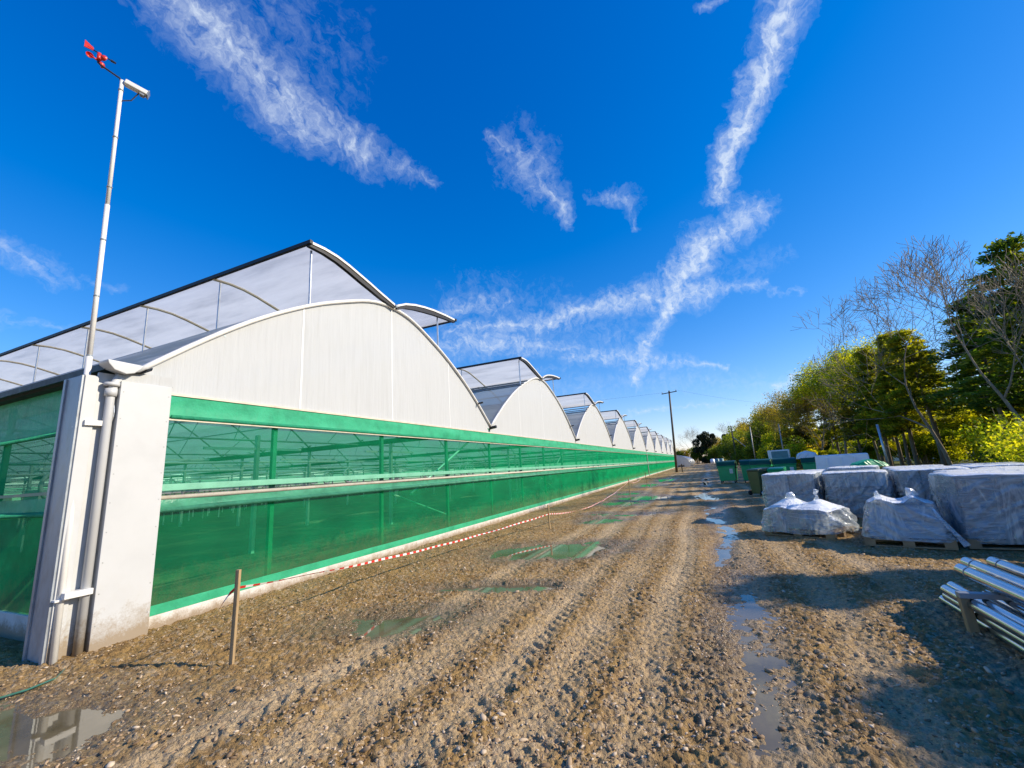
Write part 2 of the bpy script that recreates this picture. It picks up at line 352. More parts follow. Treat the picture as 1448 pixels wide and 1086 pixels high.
STREAKS = [(-0.363,0.143,-0.360,0.210,0.0302,0.0306,0.75),(-0.360,0.210,-0.353,0.284,0.0306,0.0295,0.75),(-0.353,0.284,-0.323,0.351,0.0281,0.0206,0.65),(-0.323,0.351,-0.273,0.419,0.0175,0.0105,0.40),(-0.186,0.405,-0.160,0.440,0.0080,0.0333,0.45),(-0.160,0.440,-0.148,0.493,0.0333,0.0254,0.50),(-0.148,0.493,-0.128,0.537,0.0218,0.0096,0.55),(-0.091,0.518,-0.050,0.544,0.0072,0.0109,0.40),(-0.050,0.544,-0.039,0.584,0.0109,0.0077,0.40),(0.133,0.395,0.116,0.432,0.0216,0.0194,0.90),(0.116,0.432,0.094,0.482,0.0182,0.0181,0.95),(0.094,0.482,0.062,0.570,0.0153,0.0153,0.95),(0.106,0.601,0.045,0.626,0.0187,0.0245,0.75),(0.045,0.626,0.001,0.673,0.0245,0.0271,0.90),(0.001,0.673,-0.035,0.727,0.0271,0.0183,0.85),(-0.035,0.727,-0.100,0.829,0.0160,0.0132,0.75),(0.057,0.573,0.102,0.600,0.0069,0.0171,0.50),(-0.372,0.613,-0.233,0.667,0.0171,0.0220,0.60),(-0.233,0.667,-0.068,0.693,0.0220,0.0249,0.75),(-0.068,0.693,0.038,0.699,0.0249,0.0250,0.75),(0.038,0.699,0.119,0.698,0.0209,0.0077,0.55),(0.124,0.707,0.167,0.705,0.0049,0.0028,0.35),(-0.367,0.574,-0.266,0.612,0.0210,0.0163,0.55),(-0.406,0.621,-0.250,0.707,0.0275,0.0257,0.65),(-0.250,0.707,-0.135,0.764,0.0231,0.0153,0.50),(-0.210,0.745,-0.089,0.784,0.0183,0.0177,0.60),(-0.091,0.793,0.060,0.821,0.0178,0.0059,0.60),(-0.667,0.148,-0.659,0.204,0.0156,0.0150,0.45),(-0.659,0.204,-0.647,0.266,0.0123,0.0062,0.28),(-0.740,0.185,-0.717,0.257,0.0094,0.0047,0.30),(-0.297,0.744,-0.191,0.770,0.0082,0.0053,0.30),(-0.127,0.884,-0.052,0.885,0.0070,0.0054,0.45),(-0.052,0.886,0.054,0.896,0.0054,0.0038,0.40),(0.128,0.866,0.154,0.860,0.0092,0.0112,0.70),(0.055,0.381,0.070,0.385,0.0046,0.0046,0.50),(-.33,.60,-.10,.75,.06,.05,.26),(-.25,.80,.10,.86,.03,.03,.22),(.02,.68,.14,.66,.03,.02,.2),(-.30,.10,-.30,.25,.05,.05,.22)]
acc = None
for ax, ay, bx, by, wa, wb, it in STREAKS:
    ab = (bx-ax, by-ay, 0); l2 = ab[0]**2+ab[1]**2
    pa = vm('SUBTRACT', PW, (ax, ay, 0)).outputs[0]
    t = math_(nt, 'MULTIPLY', vm('DOT_PRODUCT', pa, (ab[0]/l2, ab[1]/l2, 0)).outputs['Value'], 1.0, True)
    d = vm('LENGTH', vm('SUBTRACT', pa, vm('SCALE', ab, None, t).outputs[0]).outputs[0]).outputs['Value']
    ww = N(nt, 'ShaderNodeMath', operation='MULTIPLY_ADD', inp={1: (wb-wa)*1.65, 2: wa*1.65}); L(nt, t, ww.inputs[0])
    q = math_(nt, 'SUBTRACT', 1.0, math_(nt, 'DIVIDE', d, ww.outputs[0]), True)
    q = math_(nt, 'POWER', q, 1.15)
    q = math_(nt, 'MULTIPLY', q, it)
    acc = q if acc is None else math_(nt, 'MAXIMUM', acc, q)
fine = skynoise(PW, 85, 8, .66, .1).outputs[0]; big = skynoise(P0, 22, 3, .5).outputs[0]
tex = math_(nt, 'ADD', math_(nt, 'MULTIPLY', fine, .75), math_(nt, 'MULTIPLY', big, .35))
fib = skynoise(vm('MULTIPLY', PW, (1.0, .35, 1)).outputs[0], 120, 5, .65, .1).outputs[0]
tex2 = math_(nt, 'ADD', tex, math_(nt, 'MULTIPLY', math_(nt, 'SUBTRACT', fib, .5), .55))
den2 = math_(nt, 'ADD', math_(nt, 'MULTIPLY', acc, .95), math_(nt, 'MULTIPLY', math_(nt, 'POWER', acc, .6), math_(nt, 'MULTIPLY', math_(nt, 'SUBTRACT', tex2, .57), 2.5)))
mask = ramp(nt, den2, [(.06, 0.0), (.30, .12), (.60, .38), (1.0, .82)])
sc3 = N(nt, 'ShaderNodeSeparateColor'); L(nt, hs.outputs[0], sc3.inputs[0])
cr_ = math_(nt, 'MAXIMUM', math_(nt, 'SUBTRACT', math_(nt, 'MULTIPLY', sc3.outputs[0], 1.5), .33), 0.0)
cg_ = math_(nt, 'MULTIPLY', sc3.outputs[1], 1.22)
cb_ = math_(nt, 'MULTIPLY', math_(nt, 'POWER', sc3.outputs[2], .72), 1.73)
cc3 = N(nt, 'ShaderNodeCombineColor')
for i_, q_ in enumerate((cr_, cg_, cb_)): L(nt, q_, cc3.inputs[i_])
haze_col = mixc(nt, mask, cc3.outputs[0], (6.4, 7.2, 8.2))
L(nt, haze_col, bg.inputs[0])

scene.view_settings.view_transform = 'Standard'; scene.view_settings.look = 'None'
scene.view_settings.exposure = .35; scene.view_settings.gamma = 1.0; scene.view_settings.use_curve_mapping = False
scene.render.engine = 'CYCLES'
scene.cycles.transparent_max_bounces = 24; scene.cycles.max_bounces = 8; scene.cycles.diffuse_bounces = 3; scene.cycles.glossy_bounces = 3
scene.cycles.transmission_bounces = 6; scene.cycles.caustics_reflective = False; scene.cycles.caustics_refractive = False

# ------------------------------------------------------------------ ground
W = 10.36; Y0 = -.377; NG = 10; YE = Y0+W*NG
PUD = [  # cx, cy, rx, ry, rot, depth
    (3.35, 5.95, 1.15, .75, .45, .13), (3.55, 3.22, .70, .22, .25, .12), (2.95, 3.05, .45, .16, .3, .10), (2.9, 1.6, .75, .35, .5, .055),
    
    (1.35, -1.05, .95, .50, .35, .10), (3.3, 10.6, .6, .5, .3, .06), (3.95, 11.9, .9, .45, .25, .08), (2.9, 12.4, .5, .4, .2, .06),
    (2.9, 16.2, .8, .9, .2, .07), (3.3, 19.0, 1.0, 1.3, .2, .08), (2.3, 22, .8, 1.4, .1, .07), (2.4, 30, .8, 2.2, .05, .08), (2.9, 38, .7, 2.5, 0, .07),
    ]
TRACKS = [(3.75, .46, .024), (4.45, .34, .020), (5.0, .40, .030), (5.6, .34, .026), (6.5, .42, .035), (7.2, .36, .022), (3.05, .36, .014), (8.0, .3, .012)]
WL = -.030
def track_dx(y): return .16*np.sin(y*.10+.6)+.04*np.sin(y*.37)+.004*np.minimum(y, 40)*0
def RUTX(y): return 6.52+.10*np.sin(y*.9)-.022*np.clip(y-4, 0, 20)
def height(x, y, fine=True):
    h = .045*fbm(x*.33, y*.33, 3, 3)+.022*fbm(x*1.5, y*1.5, 11, 3)
    trk = np.zeros_like(x); pud = np.zeros_like(x)
    m = track_dx(y)
    for cx, wd, dp in TRACKS:
        u = (x-cx-m+.05*np.sin(y*.9+cx))/wd
        g = np.exp(-(u*1.9)**4)
        brk = np.clip(.85+.7*fbm(x*.5, y*.22, 29+int(cx*10), 2), 0, 1)
        edge = np.exp(-((np.abs(u)-.72)*5)**2)
        tread = np.clip(.5+1.1*np.sin((y+np.abs(u)*wd*.9)*2*np.pi/.15+1.0*fbm(x*3, y*3, 5, 2)), 0, 1)*(np.abs(u) > .10)
        h = h-g*dp*.34*brk+edge*dp*.13*brk+g*.014*(tread-.5)*brk*(.5+.9*vn(x*1.3, y*1.3, 77))
        trk = np.maximum(trk, g*brk)
    wid = np.zeros_like(x)
    nz = .62*fbm(x*2.3, y*1.7, 51, 5, .6)
    for cx, cy, rx, ry, a, dp in PUD:
        c, s = math.cos(a), math.sin(a); X = (x-cx)*c+(y-cy)*s; Yy = -(x-cx)*s+(y-cy)*c
        d = np.sqrt((X/rx)**2+(Yy/ry)**2)+nz
        g = 1/(1+np.exp((d-1.0)*7))
        pud = np.maximum(pud, g); wid = np.maximum(wid, 1/(1+np.exp((d-1.55)*4.5))); tgt = WL-dp*.42*(1-.5*np.clip(d, 0, 1))
        h = h*(1-g)+g*(tgt+.044*fbm(x*4.5, y*3, 9, 4)+.25*(h))
    # the long broken wet rut on the right of the track
    sx_ = (x-RUTX(y))/.24
    g2 = np.exp(-np.abs(sx_)**3)*np.clip(.75+1.1*fbm(x*.7, y*.45, 95, 3), 0, 1)/(1+np.exp(-(y-.2)*3))/(1+np.exp((y-46)*.3))
    h = h*(1-g2)+g2*(WL-.020+.036*fbm(x*4.5, y*2.0, 96, 3)+.016*fbm(x*13, y*9, 97, 2))
    pud = np.maximum(pud, .9*g2)
    if fine:
        k = 1-.45*trk; k = k*(1-.6*pud)
        r1 = ridge(x*7+1.5*fbm(x*4, y*4, 41, 2), y*7, 61); r2_ = ridge(x*17+1.2*fbm(x*9, y*9, 42, 2), y*17, 62)
        h = h+k*(.013*(r1-.5)+.019*(r2_-.5)*(.4+1.2*vn(x*1.1, y*1.1, 8))+.022*fbm(x*29, y*29, 33, 3)+.011*(ridge(x*31+2*fbm(x*11, y*11, 43, 2), y*31, 63)-.5))
        # windrow of clods along the wall
        h = h+.035*np.exp(-((x-.9)/.8)**2)*(vn(x*2.5, y*2.5, 88))
    inside = 1/(1+np.exp((x+.02)*60)); inside = inside*(y > -.2)
    h = h*(1-inside)+inside*(-.06)
    far = np.clip((np.hypot(x-6.4, y+2.7)-150)/60, 0, 1); h = h*(1-far)
    strip = np.exp(-((x-6.45-.5*m+.12*np.sin(y*.8))/.42)**2)*np.clip(.55+1.3*fbm(x*1.3, y*.45, 91, 4), 0, 1)
    return h, trk, np.maximum(np.maximum(pud, .9*wid), .85*strip)
angs = np.concatenate([np.linspace(-58, 58, 700), np.linspace(60, 300, 90)[:-1]])*math.pi/180
fa = math.atan2(math.cos(yaw), -math.sin(yaw))
rr = [.5]
while rr[-1] < 900:
    rr.append(rr[-1]*(1.0042 if rr[-1] < 30 else 1.02))
rr = np.array(rr)
A, Rr = np.meshgrid(fa-angs, rr, indexing='ij')
GX = CAM[0]+np.cos(A)*Rr; GY = CAM[1]+np.sin(A)*Rr
GZ, TK, PD = height(GX.ravel(), GY.ravel())
V = np.stack([GX.ravel(), GY.ravel(), GZ], 1)
nu, nv = A.shape
F = grid_faces(nu, nv, True)
c0 = len(V); V = np.vstack([V, [[CAM[0], CAM[1], -.02]]])
me = np_mesh('ground', V, F[:, ::-1])
import bmesh
for nm, arr in (('track', TK), ('puddle', PD)):
    at = me.attributes.new(nm, 'FLOAT', 'POINT'); buf = np.zeros(len(me.vertices), dtype=np.float32); buf[:len(arr)] = arr; at.data.foreach_set('value', buf)
gm, nt, out = newmat('muddy_gravel')
tk = N(nt, 'ShaderNodeAttribute', attribute_name='track').outputs['Fac']; pd = N(nt, 'ShaderNodeAttribute', attribute_name='puddle').outputs['Fac']
geo = N(nt, 'ShaderNodeNewGeometry'); sp = N(nt, 'ShaderNodeSeparateXYZ'); L(nt, geo.outputs['Position'], sp.inputs[0])
n1 = noise(nt, .55, 6, .6); n2 = noise(nt, 3.2, 6, .65); n3 = noise(nt, 38, 3, .7)
base = ramp(nt, n1, [(.3, (.285, .175, .062)), (.5, (.385, .245, .092)), (.68, (.47, .315, .135))])
base = mixc(nt, ramp(nt, n2, [(.42, 0.0), (.62, .55)]), base, (.19, .115, .055))
tcol = mixc(nt, ramp(nt, n2, [(.35, 0.0), (.65, 1.0)]), (.50, .36, .195), (.64, .485, .29))
base = mixc(nt, math_(nt, 'MULTIPLY', tk, ramp(nt, n1, [(.35, .55), (.6, 1.0)])), base, tcol)
vo = N(nt, 'ShaderNodeTexVoronoi', inp={'Scale': 26.0}); tc2 = N(nt, 'ShaderNodeTexCoord'); L(nt, tc2.outputs['Object'], vo.inputs['Vector'])
pc = N(nt, 'ShaderNodeSeparateColor'); L(nt, vo.outputs['Color'], pc.inputs[0])
base = mixc(nt, ramp(nt, pc.outputs[0], [(.70, 0.0), (.86, .75)]), base, (.50, .38, .24))
base = mixc(nt, ramp(nt, n3, [(.30, .55), (.52, 0.0)]), base, (.12, .075, .038))
# vegetation on the verges (real colour of the place)
vg = ramp(nt, math_(nt, 'ADD', math_(nt, 'MULTIPLY', sp.outputs[0], .05), math_(nt, 'MULTIPLY', n1, .35)), [(.80, 0.0), (.92, 1.0)])
base = mixc(nt, vg, base, mixc(nt, n2, (.05, .075, .015), (.13, .13, .035)))
wet = math_(nt, 'MAXIMUM', pd, ramp(nt, n1, [(.52, 0.0), (.70, .5)]))
base = mixc(nt, math_(nt, 'MULTIPLY', wet, .62), base, (.085, .060, .034))
bs = N(nt, 'ShaderNodeBsdfPrincipled'); L(nt, base, bs.inputs['Base Color'])
rg = math_(nt, 'SUBTRACT', ramp(nt, n2, [(.3, .62), (.7, .92)]), math_(nt, 'MULTIPLY', wet, .58), True); L(nt, rg, bs.inputs['Roughness'])
L(nt, math_(nt, 'ADD', math_(nt, 'MULTIPLY', wet, .5), .12), bs.inputs['Specular IOR Level'])
bp = N(nt, 'ShaderNodeBump', inp={'Strength': .9, 'Distance': .024})
hh = math_(nt, 'ADD', noise(nt, 70, 4, .65), math_(nt, 'MULTIPLY', vo.outputs['Distance'], -.9)); L(nt, hh, bp.inputs['Height']); L(nt, bp.outputs[0], bs.inputs['Normal'])
L(nt, bs.outputs[0], out.inputs[0])
g = link('ground', me, gm, None, True); tag(g, kind='structure')

# puddles: level sheets of water in the hollows
pm, nt, out = newmat('muddy_water')
b = N(nt, 'ShaderNodeBsdfPrincipled', inp={'Roughness': .03, 'IOR': 1.42}); b.inputs['Specular IOR Level'].default_value = .7
L(nt, ramp(nt, noise(nt, 1.7, 4, .6, coord='Object'), [(.3, (.085, .070, .038)), (.7, (.19, .15, .085))]), b.inputs['Base Color'])
bp = N(nt, 'ShaderNodeBump', inp={'Strength': .03, 'Distance': .01}); L(nt, noise(nt, 9, 2, .5), bp.inputs['Height']); L(nt, bp.outputs[0], b.inputs['Normal'])
L(nt, b.outputs[0], out.inputs[0])
for pi_, (cx, cy, rx, ry, a, dp) in enumerate(PUD):
    n = 40; c, s = math.cos(a), math.sin(a); vs = [(0, 0, 0)]
    for k in range(n):
        t = 2*math.pi*k/n; X, Y = rx*1.38*math.cos(t), ry*1.38*math.sin(t); vs.append((X*c-Y*s, X*s+Y*c, 0))
    mb = MB(); mb.add(vs, [(0, 1+k, 1+(k+1) % n) for k in range(n)])
    o = mb.build('puddle', pm); o.location = (cx, cy, WL-.004+.0006*pi_); tag(o, kind='structure')
ys_ = np.concatenate([np.linspace(-.1, 12, 50), np.linspace(12.5, 48, 50)]); V = []
for y in ys_:
    c = float(RUTX(np.array(y))); V += [(c-.42, y, WL-.003), (c+.42, y, WL-.003)]
tag(link('puddle', np_mesh('puddle', np.array(V), grid_faces(len(ys_), 2)), pm), kind='structure')

# loose stones
def gh(x, y): return height(np.atleast_1d(np.array(x, float)), np.atleast_1d(np.array(y, float)), True)[0]
rng = np.random.default_rng(5)
ico = None
bm = bmesh.new(); bmesh.ops.create_icosphere(bm, subdivisions=1, radius=1.0)
IV = np.array([v.co[:] for v in bm.verts]); IF = np.array([[v.index for v in f.verts] for f in bm.faces]); bm.free()
ns = 52000
ang = fa-rng.uniform(-56, 56, ns)*math.pi/180
rad = 1.7*np.exp(rng.uniform(0, 1, ns)**1.15*math.log(16/1.7))
sx = CAM[0]+np.cos(ang)*rad; sy = CAM[1]+np.sin(ang)*rad
keep = (sx > .12) | (sy < -.35); keep &= (vn(sx*.9, sy*.9, 71)+.5*vn(sx*3, sy*3, 72)) > .55
sz, st_, sp_ = height(sx, sy)
keep &= rng.uniform(0, 1, ns) > st_*.6; keep &= sp_ < .8
sx, sy, sz = sx[keep], sy[keep], sz[keep]; ns = len(sx)
sc = rng.lognormal(math.log(.0066), .48, ns).clip(.003, .026)
ax3 = np.stack([rng.uniform(.9, 1.9, ns), rng.uniform(.6, 1.0, ns), rng.uniform(.4, .75, ns)], 1)*sc[:, None]
th = rng.uniform(0, 2*np.pi, ns); ct, sn = np.cos(th), np.sin(th)
loc = IV[None]*(1+rng.normal(0, .13, (ns, len(IV), 1)))*ax3[:, None, :]
tilt = rng.normal(0, .25, ns)
X = loc[..., 0]*ct[:, None]-loc[..., 1]*sn[:, None]; Y = loc[..., 0]*sn[:, None]+loc[..., 1]*ct[:, None]; Z = loc[..., 2]+loc[..., 0]*tilt[:, None]
SV = np.stack([X+sx[:, None], Y+sy[:, None], Z+sz[:, None]+ax3[:, 2:3]*.25], -1).reshape(-1, 3)
SF = (IF[None]+(np.arange(ns)*len(IV))[:, None, None]).reshape(-1, 3)
me = np_mesh('gravel', SV, SF)
at = me.attributes.new('tone', 'FLOAT', 'POINT'); at.data.foreach_set('value', np.repeat(rng.uniform(0, 1, ns), len(IV)).astype(np.float32))
sm, nt, out = newmat('gravel_stone')
b = N(nt, 'ShaderNodeBsdfPrincipled', inp={'Roughness': .75})
L(nt, ramp(nt, N(nt, 'ShaderNodeAttribute', attribute_name='tone').outputs['Fac'], [(0, (.15, .095, .05)), (.4, (.30, .20, .11)), (.75, (.42, .30, .18)), (1, (.58, .48, .36))]), b.inputs['Base Color'])
L(nt, b.outputs[0], out.inputs[0])
tag(link('gravel', me, sm, None, True), kind='stuff', label='loose brown gravel strewn over the muddy yard', cat='gravel')

# ------------------------------------------------------------------ greenhouse
GH = empty('greenhouse', (0, 0, 0))
tag(GH, 'long white multi-span greenhouse with arched gables, raised roof vents and green mesh sides', 'greenhouse')
XL = -52.0
TT = [0, .08, .16, .21, .335, .46, .577, .68, .82, .91, 1.0]
GG = [1.0, .988, .962, .925, .832, .729, .607, .492, .305, .170, .03]
ZE, ZA = 3.02, 2.60
def arch(t): return ZE+ZA*float(np.interp(abs(t), TT, GG))
from math import sin, cos, pi
def sm_arch(t):  # smoothed
    return sum(arch(max(-1, min(1, t+d)))*wt for d, wt in ((-.06, .2), (-.03, .25), (0, .1), (.03, .25), (.06, .2))) if abs(t) < .93 else arch(t)
LFLAP = [(2.60, 6.05), (2.95, 6.075), (3.27, 6.06), (3.60, 6.00), (3.92, 5.92), (4.22, 5.845), (4.52, 5.76), (4.8, 5.69), (5.04, 5.63)]
RFLAP = [(5.13, 5.64), (5.45, 5.79), (5.83, 5.90), (6.25, 5.98), (6.70, 6.04), (7.25, 6.08), (7.80, 6.10)]
def sweep_x(profile, x0, x1, nx=2, wob=0.0, seed=0):
    xs = np.linspace(x0, x1, nx); P = np.array(profile)
    V = []
    for i, x in enumerate(xs):
        for j, (y, z) in enumerate(P):
            dz = wob*float(fbm(np.array([x*.7]), np.array([j*.6+seed*9.1]), seed, 2)[0]) if wob else 0
            V.append((x, y, z+dz))
    return np.array(V), grid_faces(nx, len(P))
hoops_made = 0
for k in range(NG):
    ya = .18 if k == 0 else Y0+W*k
    yb = Y0+W*(k+1); yc = (ya+yb)/2+(.0 if k == 0 else .12); ha = yc-ya; hb = yb-yc
    prof = []
    for i in range(49):
        t = -1+2*i/48; prof.append((yc+(t*ha if t < 0 else t*hb), sm_arch(t)))
    # gable sheet with slight sag
    vs = []; rows = 10; zb = 2.88
    for (y, z) in prof:
        for r in range(rows):
            q = r/(rows-1); zz = zb+(z-zb)*q
            vs.append((.012*float(fbm(np.array([y*1.1]), np.array([zz*.8]), 5+k, 3)[0]), y, zz))
    me = np_mesh('gable_panel', np.array(vs), grid_faces(49, rows))
    gp = link('gable_panel', me, M['gable'], GH, True)
    rm = MB(); pts = [(.035, y, z-.01) for y, z in prof]; rm.tube(pts, .036, 8); rm.build('gable_rim', M['rim'], gp, True)
    if k < 6:
        for t in (-.5, 0, .5):
            yy = yc+(t*ha if t < 0 else t*hb); vv = []
            for e in (-.02, .02):
                zt = sm_arch(t)-.03
                for r in range(rows):
                    zz = zb+(zt-zb)*r/(rows-1); vv.append((.004+.012*float(fbm(np.array([(yy+e)*1.1]), np.array([zz*.8]), 5+k, 3)[0]), yy+e, zz))
            link('gable_seam', np_mesh('gable_seam', np.array(vv), grid_faces(2, rows)), M['seam'], gp)
    # roof skin: two strips, open under the vents
    il = max(i for i, (y, z) in enumerate(prof) if y <= yc-2.25); ir = min(i for i, (y, z) in enumerate(prof) if y >= yc+1.9)
    for part in (prof[:il+1], prof[ir:]):
        v, f = sweep_x([(y, z+.02) for y, z in part], .06, XL, 40, .02, k)
        link('roof_sheet', np_mesh('roof_sheet', v, f), M['roof'], GH, True)
    # narrow fixed ridge
    # vents
    dy = yc-5.07
    for nm, FP, tip in (('left', LFLAP, 0), ('right', RFLAP, -1)):
        v, f = sweep_x([(y+dy, z) for y, z in FP], .05, XL, 50, .025, k+30)
        fl = link('roof_vent', np_mesh('roof_vent', v, f), M['vent'], GH, True)
        tr = MB(); P = [(y+dy, z) for y, z in FP]
        for a, bq in zip(P[:-1], P[1:]):
            x0, x1 = .05, .13
            tr.add([(x0, a[0], a[1]-.015), (x1, a[0], a[1]-.015), (x1, bq[0], bq[1]-.015), (x0, bq[0], bq[1]-.015), (x0, a[0], a[1]+.035), (x1, a[0], a[1]+.035), (x1, bq[0], bq[1]+.035), (x0, bq[0], bq[1]+.035)],
                   [(3, 2, 1, 0), (4, 5, 6, 7), (0, 1, 5, 4), (1, 2, 6, 5), (2, 3, 7, 6), (3, 0, 4, 7)])
        tr.build('vent_edge', M['rim'], fl)
        tr = MB()
        for i, (a, bq) in enumerate(zip(P[:-1], P[1:])):
            x0, x1 = .03, .11
            ta = .05+.06*math.sin(pi*i/(len(P)-1)); tb = .05+.06*math.sin(pi*(i+1)/(len(P)-1))
            tr.add([(x0, a[0], a[1]-.018-ta), (x1, a[0], a[1]-.018-ta), (x1, bq[0], bq[1]-.018-tb), (x0, bq[0], bq[1]-.018-tb), (x0, a[0], a[1]-.018), (x1, a[0], a[1]-.018), (x1, bq[0], bq[1]-.018), (x0, bq[0], bq[1]-.018)],
                   [(3, 2, 1, 0), (4, 5, 6, 7), (0, 1, 5, 4), (1, 2, 6, 5), (2, 3, 7, 6), (3, 0, 4, 7)])
        tr.build('vent_seal', M['seal'], fl)
        e = P[tip]; eb = MB(); eb.box(XL, e[0]-.035, e[1]-.03, .16, e[0]+.03, e[1]+.04); eb.build('vent_lip', M['seal'], fl)
        if k < 5 and nm == 'left':
            nfr = 16 if k == 0 else 8
            for i in range(nfr):
                x = -.02 if i == 0 else -2.73*i
                st = MB(); ys = yc-2.32; zs = sm_arch(-2.32/ha)
                st.tube([(x, ys, zs), (x, ys, 5.99)], .022, 6); st.build('vent_strut', M['galv'], fl)
                if i:
                    rb = MB(); rb.tube([(x, y, z-.035) for y, z in P]+[(x, yc+.05, 5.55)], .03, 6); rb.build('vent_rib', M['cream'], fl, True)
        if k < 5 and nm == 'right':
            st = MB(); ys = yc+1.98
            for x in ([-.02, -2.73, -5.46, -8.19] if k == 0 else [-.02]):
                st.tube([(x, ys, sm_arch(1.98/hb)), (x, ys, 6.01)], .022, 6); st.build('vent_strut', M['galv'], fl); st = MB()
    rd = MB(); rd.tube([(.16, yc, 5.615), (XL, yc, 5.615)], .035, 6); rd.build('ridge_beam', M['galvdark'], GH)
    # rails along the open roof edge seen in the gaps
    if k:
        pr = MB()
        for t in (-.34, -.42, -.47): pr.tube([(.1, yc+t*ha, sm_arch(t)+.05), (XL, yc+t*ha, sm_arch(t)+.05)], .03, 6); pr.build('roof_purlin', M['galvdark'], GH); pr = MB()
    stub = MB(); stub.tube([(.0, yc+.83*hb, sm_arch(.83)-.02), (.22, yc+.83*hb, sm_arch(.83)-.0)], .03, 8); stub.build('pipe_end', M['seal'], GH); stub = MB()
    stub.tube([(0, yb, 3.03), (.24, yb, 3.06)], .05, 8); stub.build('pipe_end', M['seal'], GH)
    # hoops inside
    nh = 16 if k == 0 else (12 if k < 4 else 0)
    for i in range(nh):
        x = -2.73*i-.08
        h = MB(); h.tube([(x, y, z-.05) for y, z in prof[::3]], .03, 5); h.build('roof_hoop', M['galvdark'], GH, True)
    if k < 4:
        tb = MB()
        for t in (-.78, -.6, .6, .78): tb.tube([(0, yc+t*ha, sm_arch(t)-.09), (XL, yc+t*ha, sm_arch(t)-.09)], .022, 5); tb.build('roof_purlin', M['galvdark'], GH); tb = MB()
    # valley gutter along X
    gt = MB(); gt.add([(0, yb-.18, 3.02), (0, yb-.07, 2.86), (0, yb+.07, 2.86), (0, yb+.18, 3.02), (XL, yb-.18, 3.02), (XL, yb-.07, 2.86), (XL, yb+.07, 2.86), (XL, yb+.18, 3.02)], [(0, 1, 5, 4), (1, 2, 6, 5), (2, 3, 7, 6), (0, 3, 2, 1)])
    gt.build('valley_gutter', M['frame'], GH)
    if k in (0, 1, 2):
        for i in range(1, 8):
            x = -5.46*i; bt = MB()
            bt.tube([(x, ya+.2, 2.92), (x, yb-.2, 2.92)], .028, 6)
            for s in (-.66, -.33, 0, .33, .66):
                bt.tube([(x, yc+s*ha, 2.92), (x, yc+(s+.17)*ha, sm_arch(s+.17)-.05)], .015, 4)
            bt.build('roof_truss', M['galvdark'], GH)
# inner posts at the valleys, with pale cross bars at their heads
pp = MB(); pp.box(-.05, -.04, -.05, .05, .04, 2.9); pp0 = pp.build('inner_post', M['inpost'], GH)
cb = MB(); cb.box(-.03, -1.3, 2.52, .03, 1.3, 2.58); cb0 = cb.build('cross_bar', M['inwhite'], pp0)
pl = [(-4.1*(i+1), Y0+W*(k+1)+dy) for k in range(5) for i in range(11) for dy in ((0,) if k else (0, -W/2))][:96]
for i, (x, y) in enumerate(pl):
    o = pp0 if i == 0 else pp0.copy()
    if i: COL.objects.link(o); o.parent = GH; c = cb0.copy(); COL.objects.link(c); c.parent = o
    o.location = (x, y, 0)
# warm pipes, fans and benches far inside
for i in range(9):
    x = -6.2-5.2*i
    hp = MB(); hp.tube([(x, .6, 2.34), (x, 44, 2.34)], .035, 6); hp.build('heating_pipe', M['inwhite'], GH)
fan0 = None
for i in range(22):
    x = -9-(i*7.3) % 34; y = 3+(i*5.1) % 36
    if fan0 is None:
        fb = MB(); n = 18
        ring = [(0, .42*math.cos(2*pi*j/n), 1.95+.42*math.sin(2*pi*j/n)) for j in range(n+1)]
        fb.tube(ring, .05, 6, False); fb.tube([(0, -.42, 1.95), (0, .42, 1.95)], .02, 5); fb.tube([(0, 0, 1.53), (0, 0, 2.9)], .02, 5)
        fan0 = fb.build('circulation_fan', M['inwhite'], GH, True); o = fan0
    else:
        o = fan0.copy(); COL.objects.link(o); o.parent = GH
    o.location = (x, y, .0); o.rotation_euler = (0, 0, 0)
for i in range(30):
    x = -12-(i*6.7) % 36; y = 2+(i*7.9) % 42
    bx = MB(); hgt = .25+.2*((i*37) % 10)/10
    bx.box(-.5, -.9, 1.55, .5, .9, 1.55+hgt); bx.tube([(-.4, -.8, 0), (-.4, -.8, 1.55)], .03, 5); bx.tube([(-.4, .8, 0), (-.4, .8, 1.55)], .03, 5)
    o = bx.build('raised_trough', M['inwhite'] if i % 3 else M['inpost'], GH); o.location = (x, y, 0)
# diagonal wind braces
for (x, y) in ((-.35, 6.2), (-.35, 16.5)):
    br = MB(); br.tube([(x, y, 1.2), (x, y+3.4, 2.8)], .03, 6); br.tube([(x-.3, y-.4, 1.25), (x-.3, y+2, .5)], .018, 5)
    br.build('wind_brace', M['inpost'], GH)
fl = MB(); fl.box(XL, .1, -.03, -.09, YE-.1, .012); fl.build('soil_floor', M['floor'], GH)
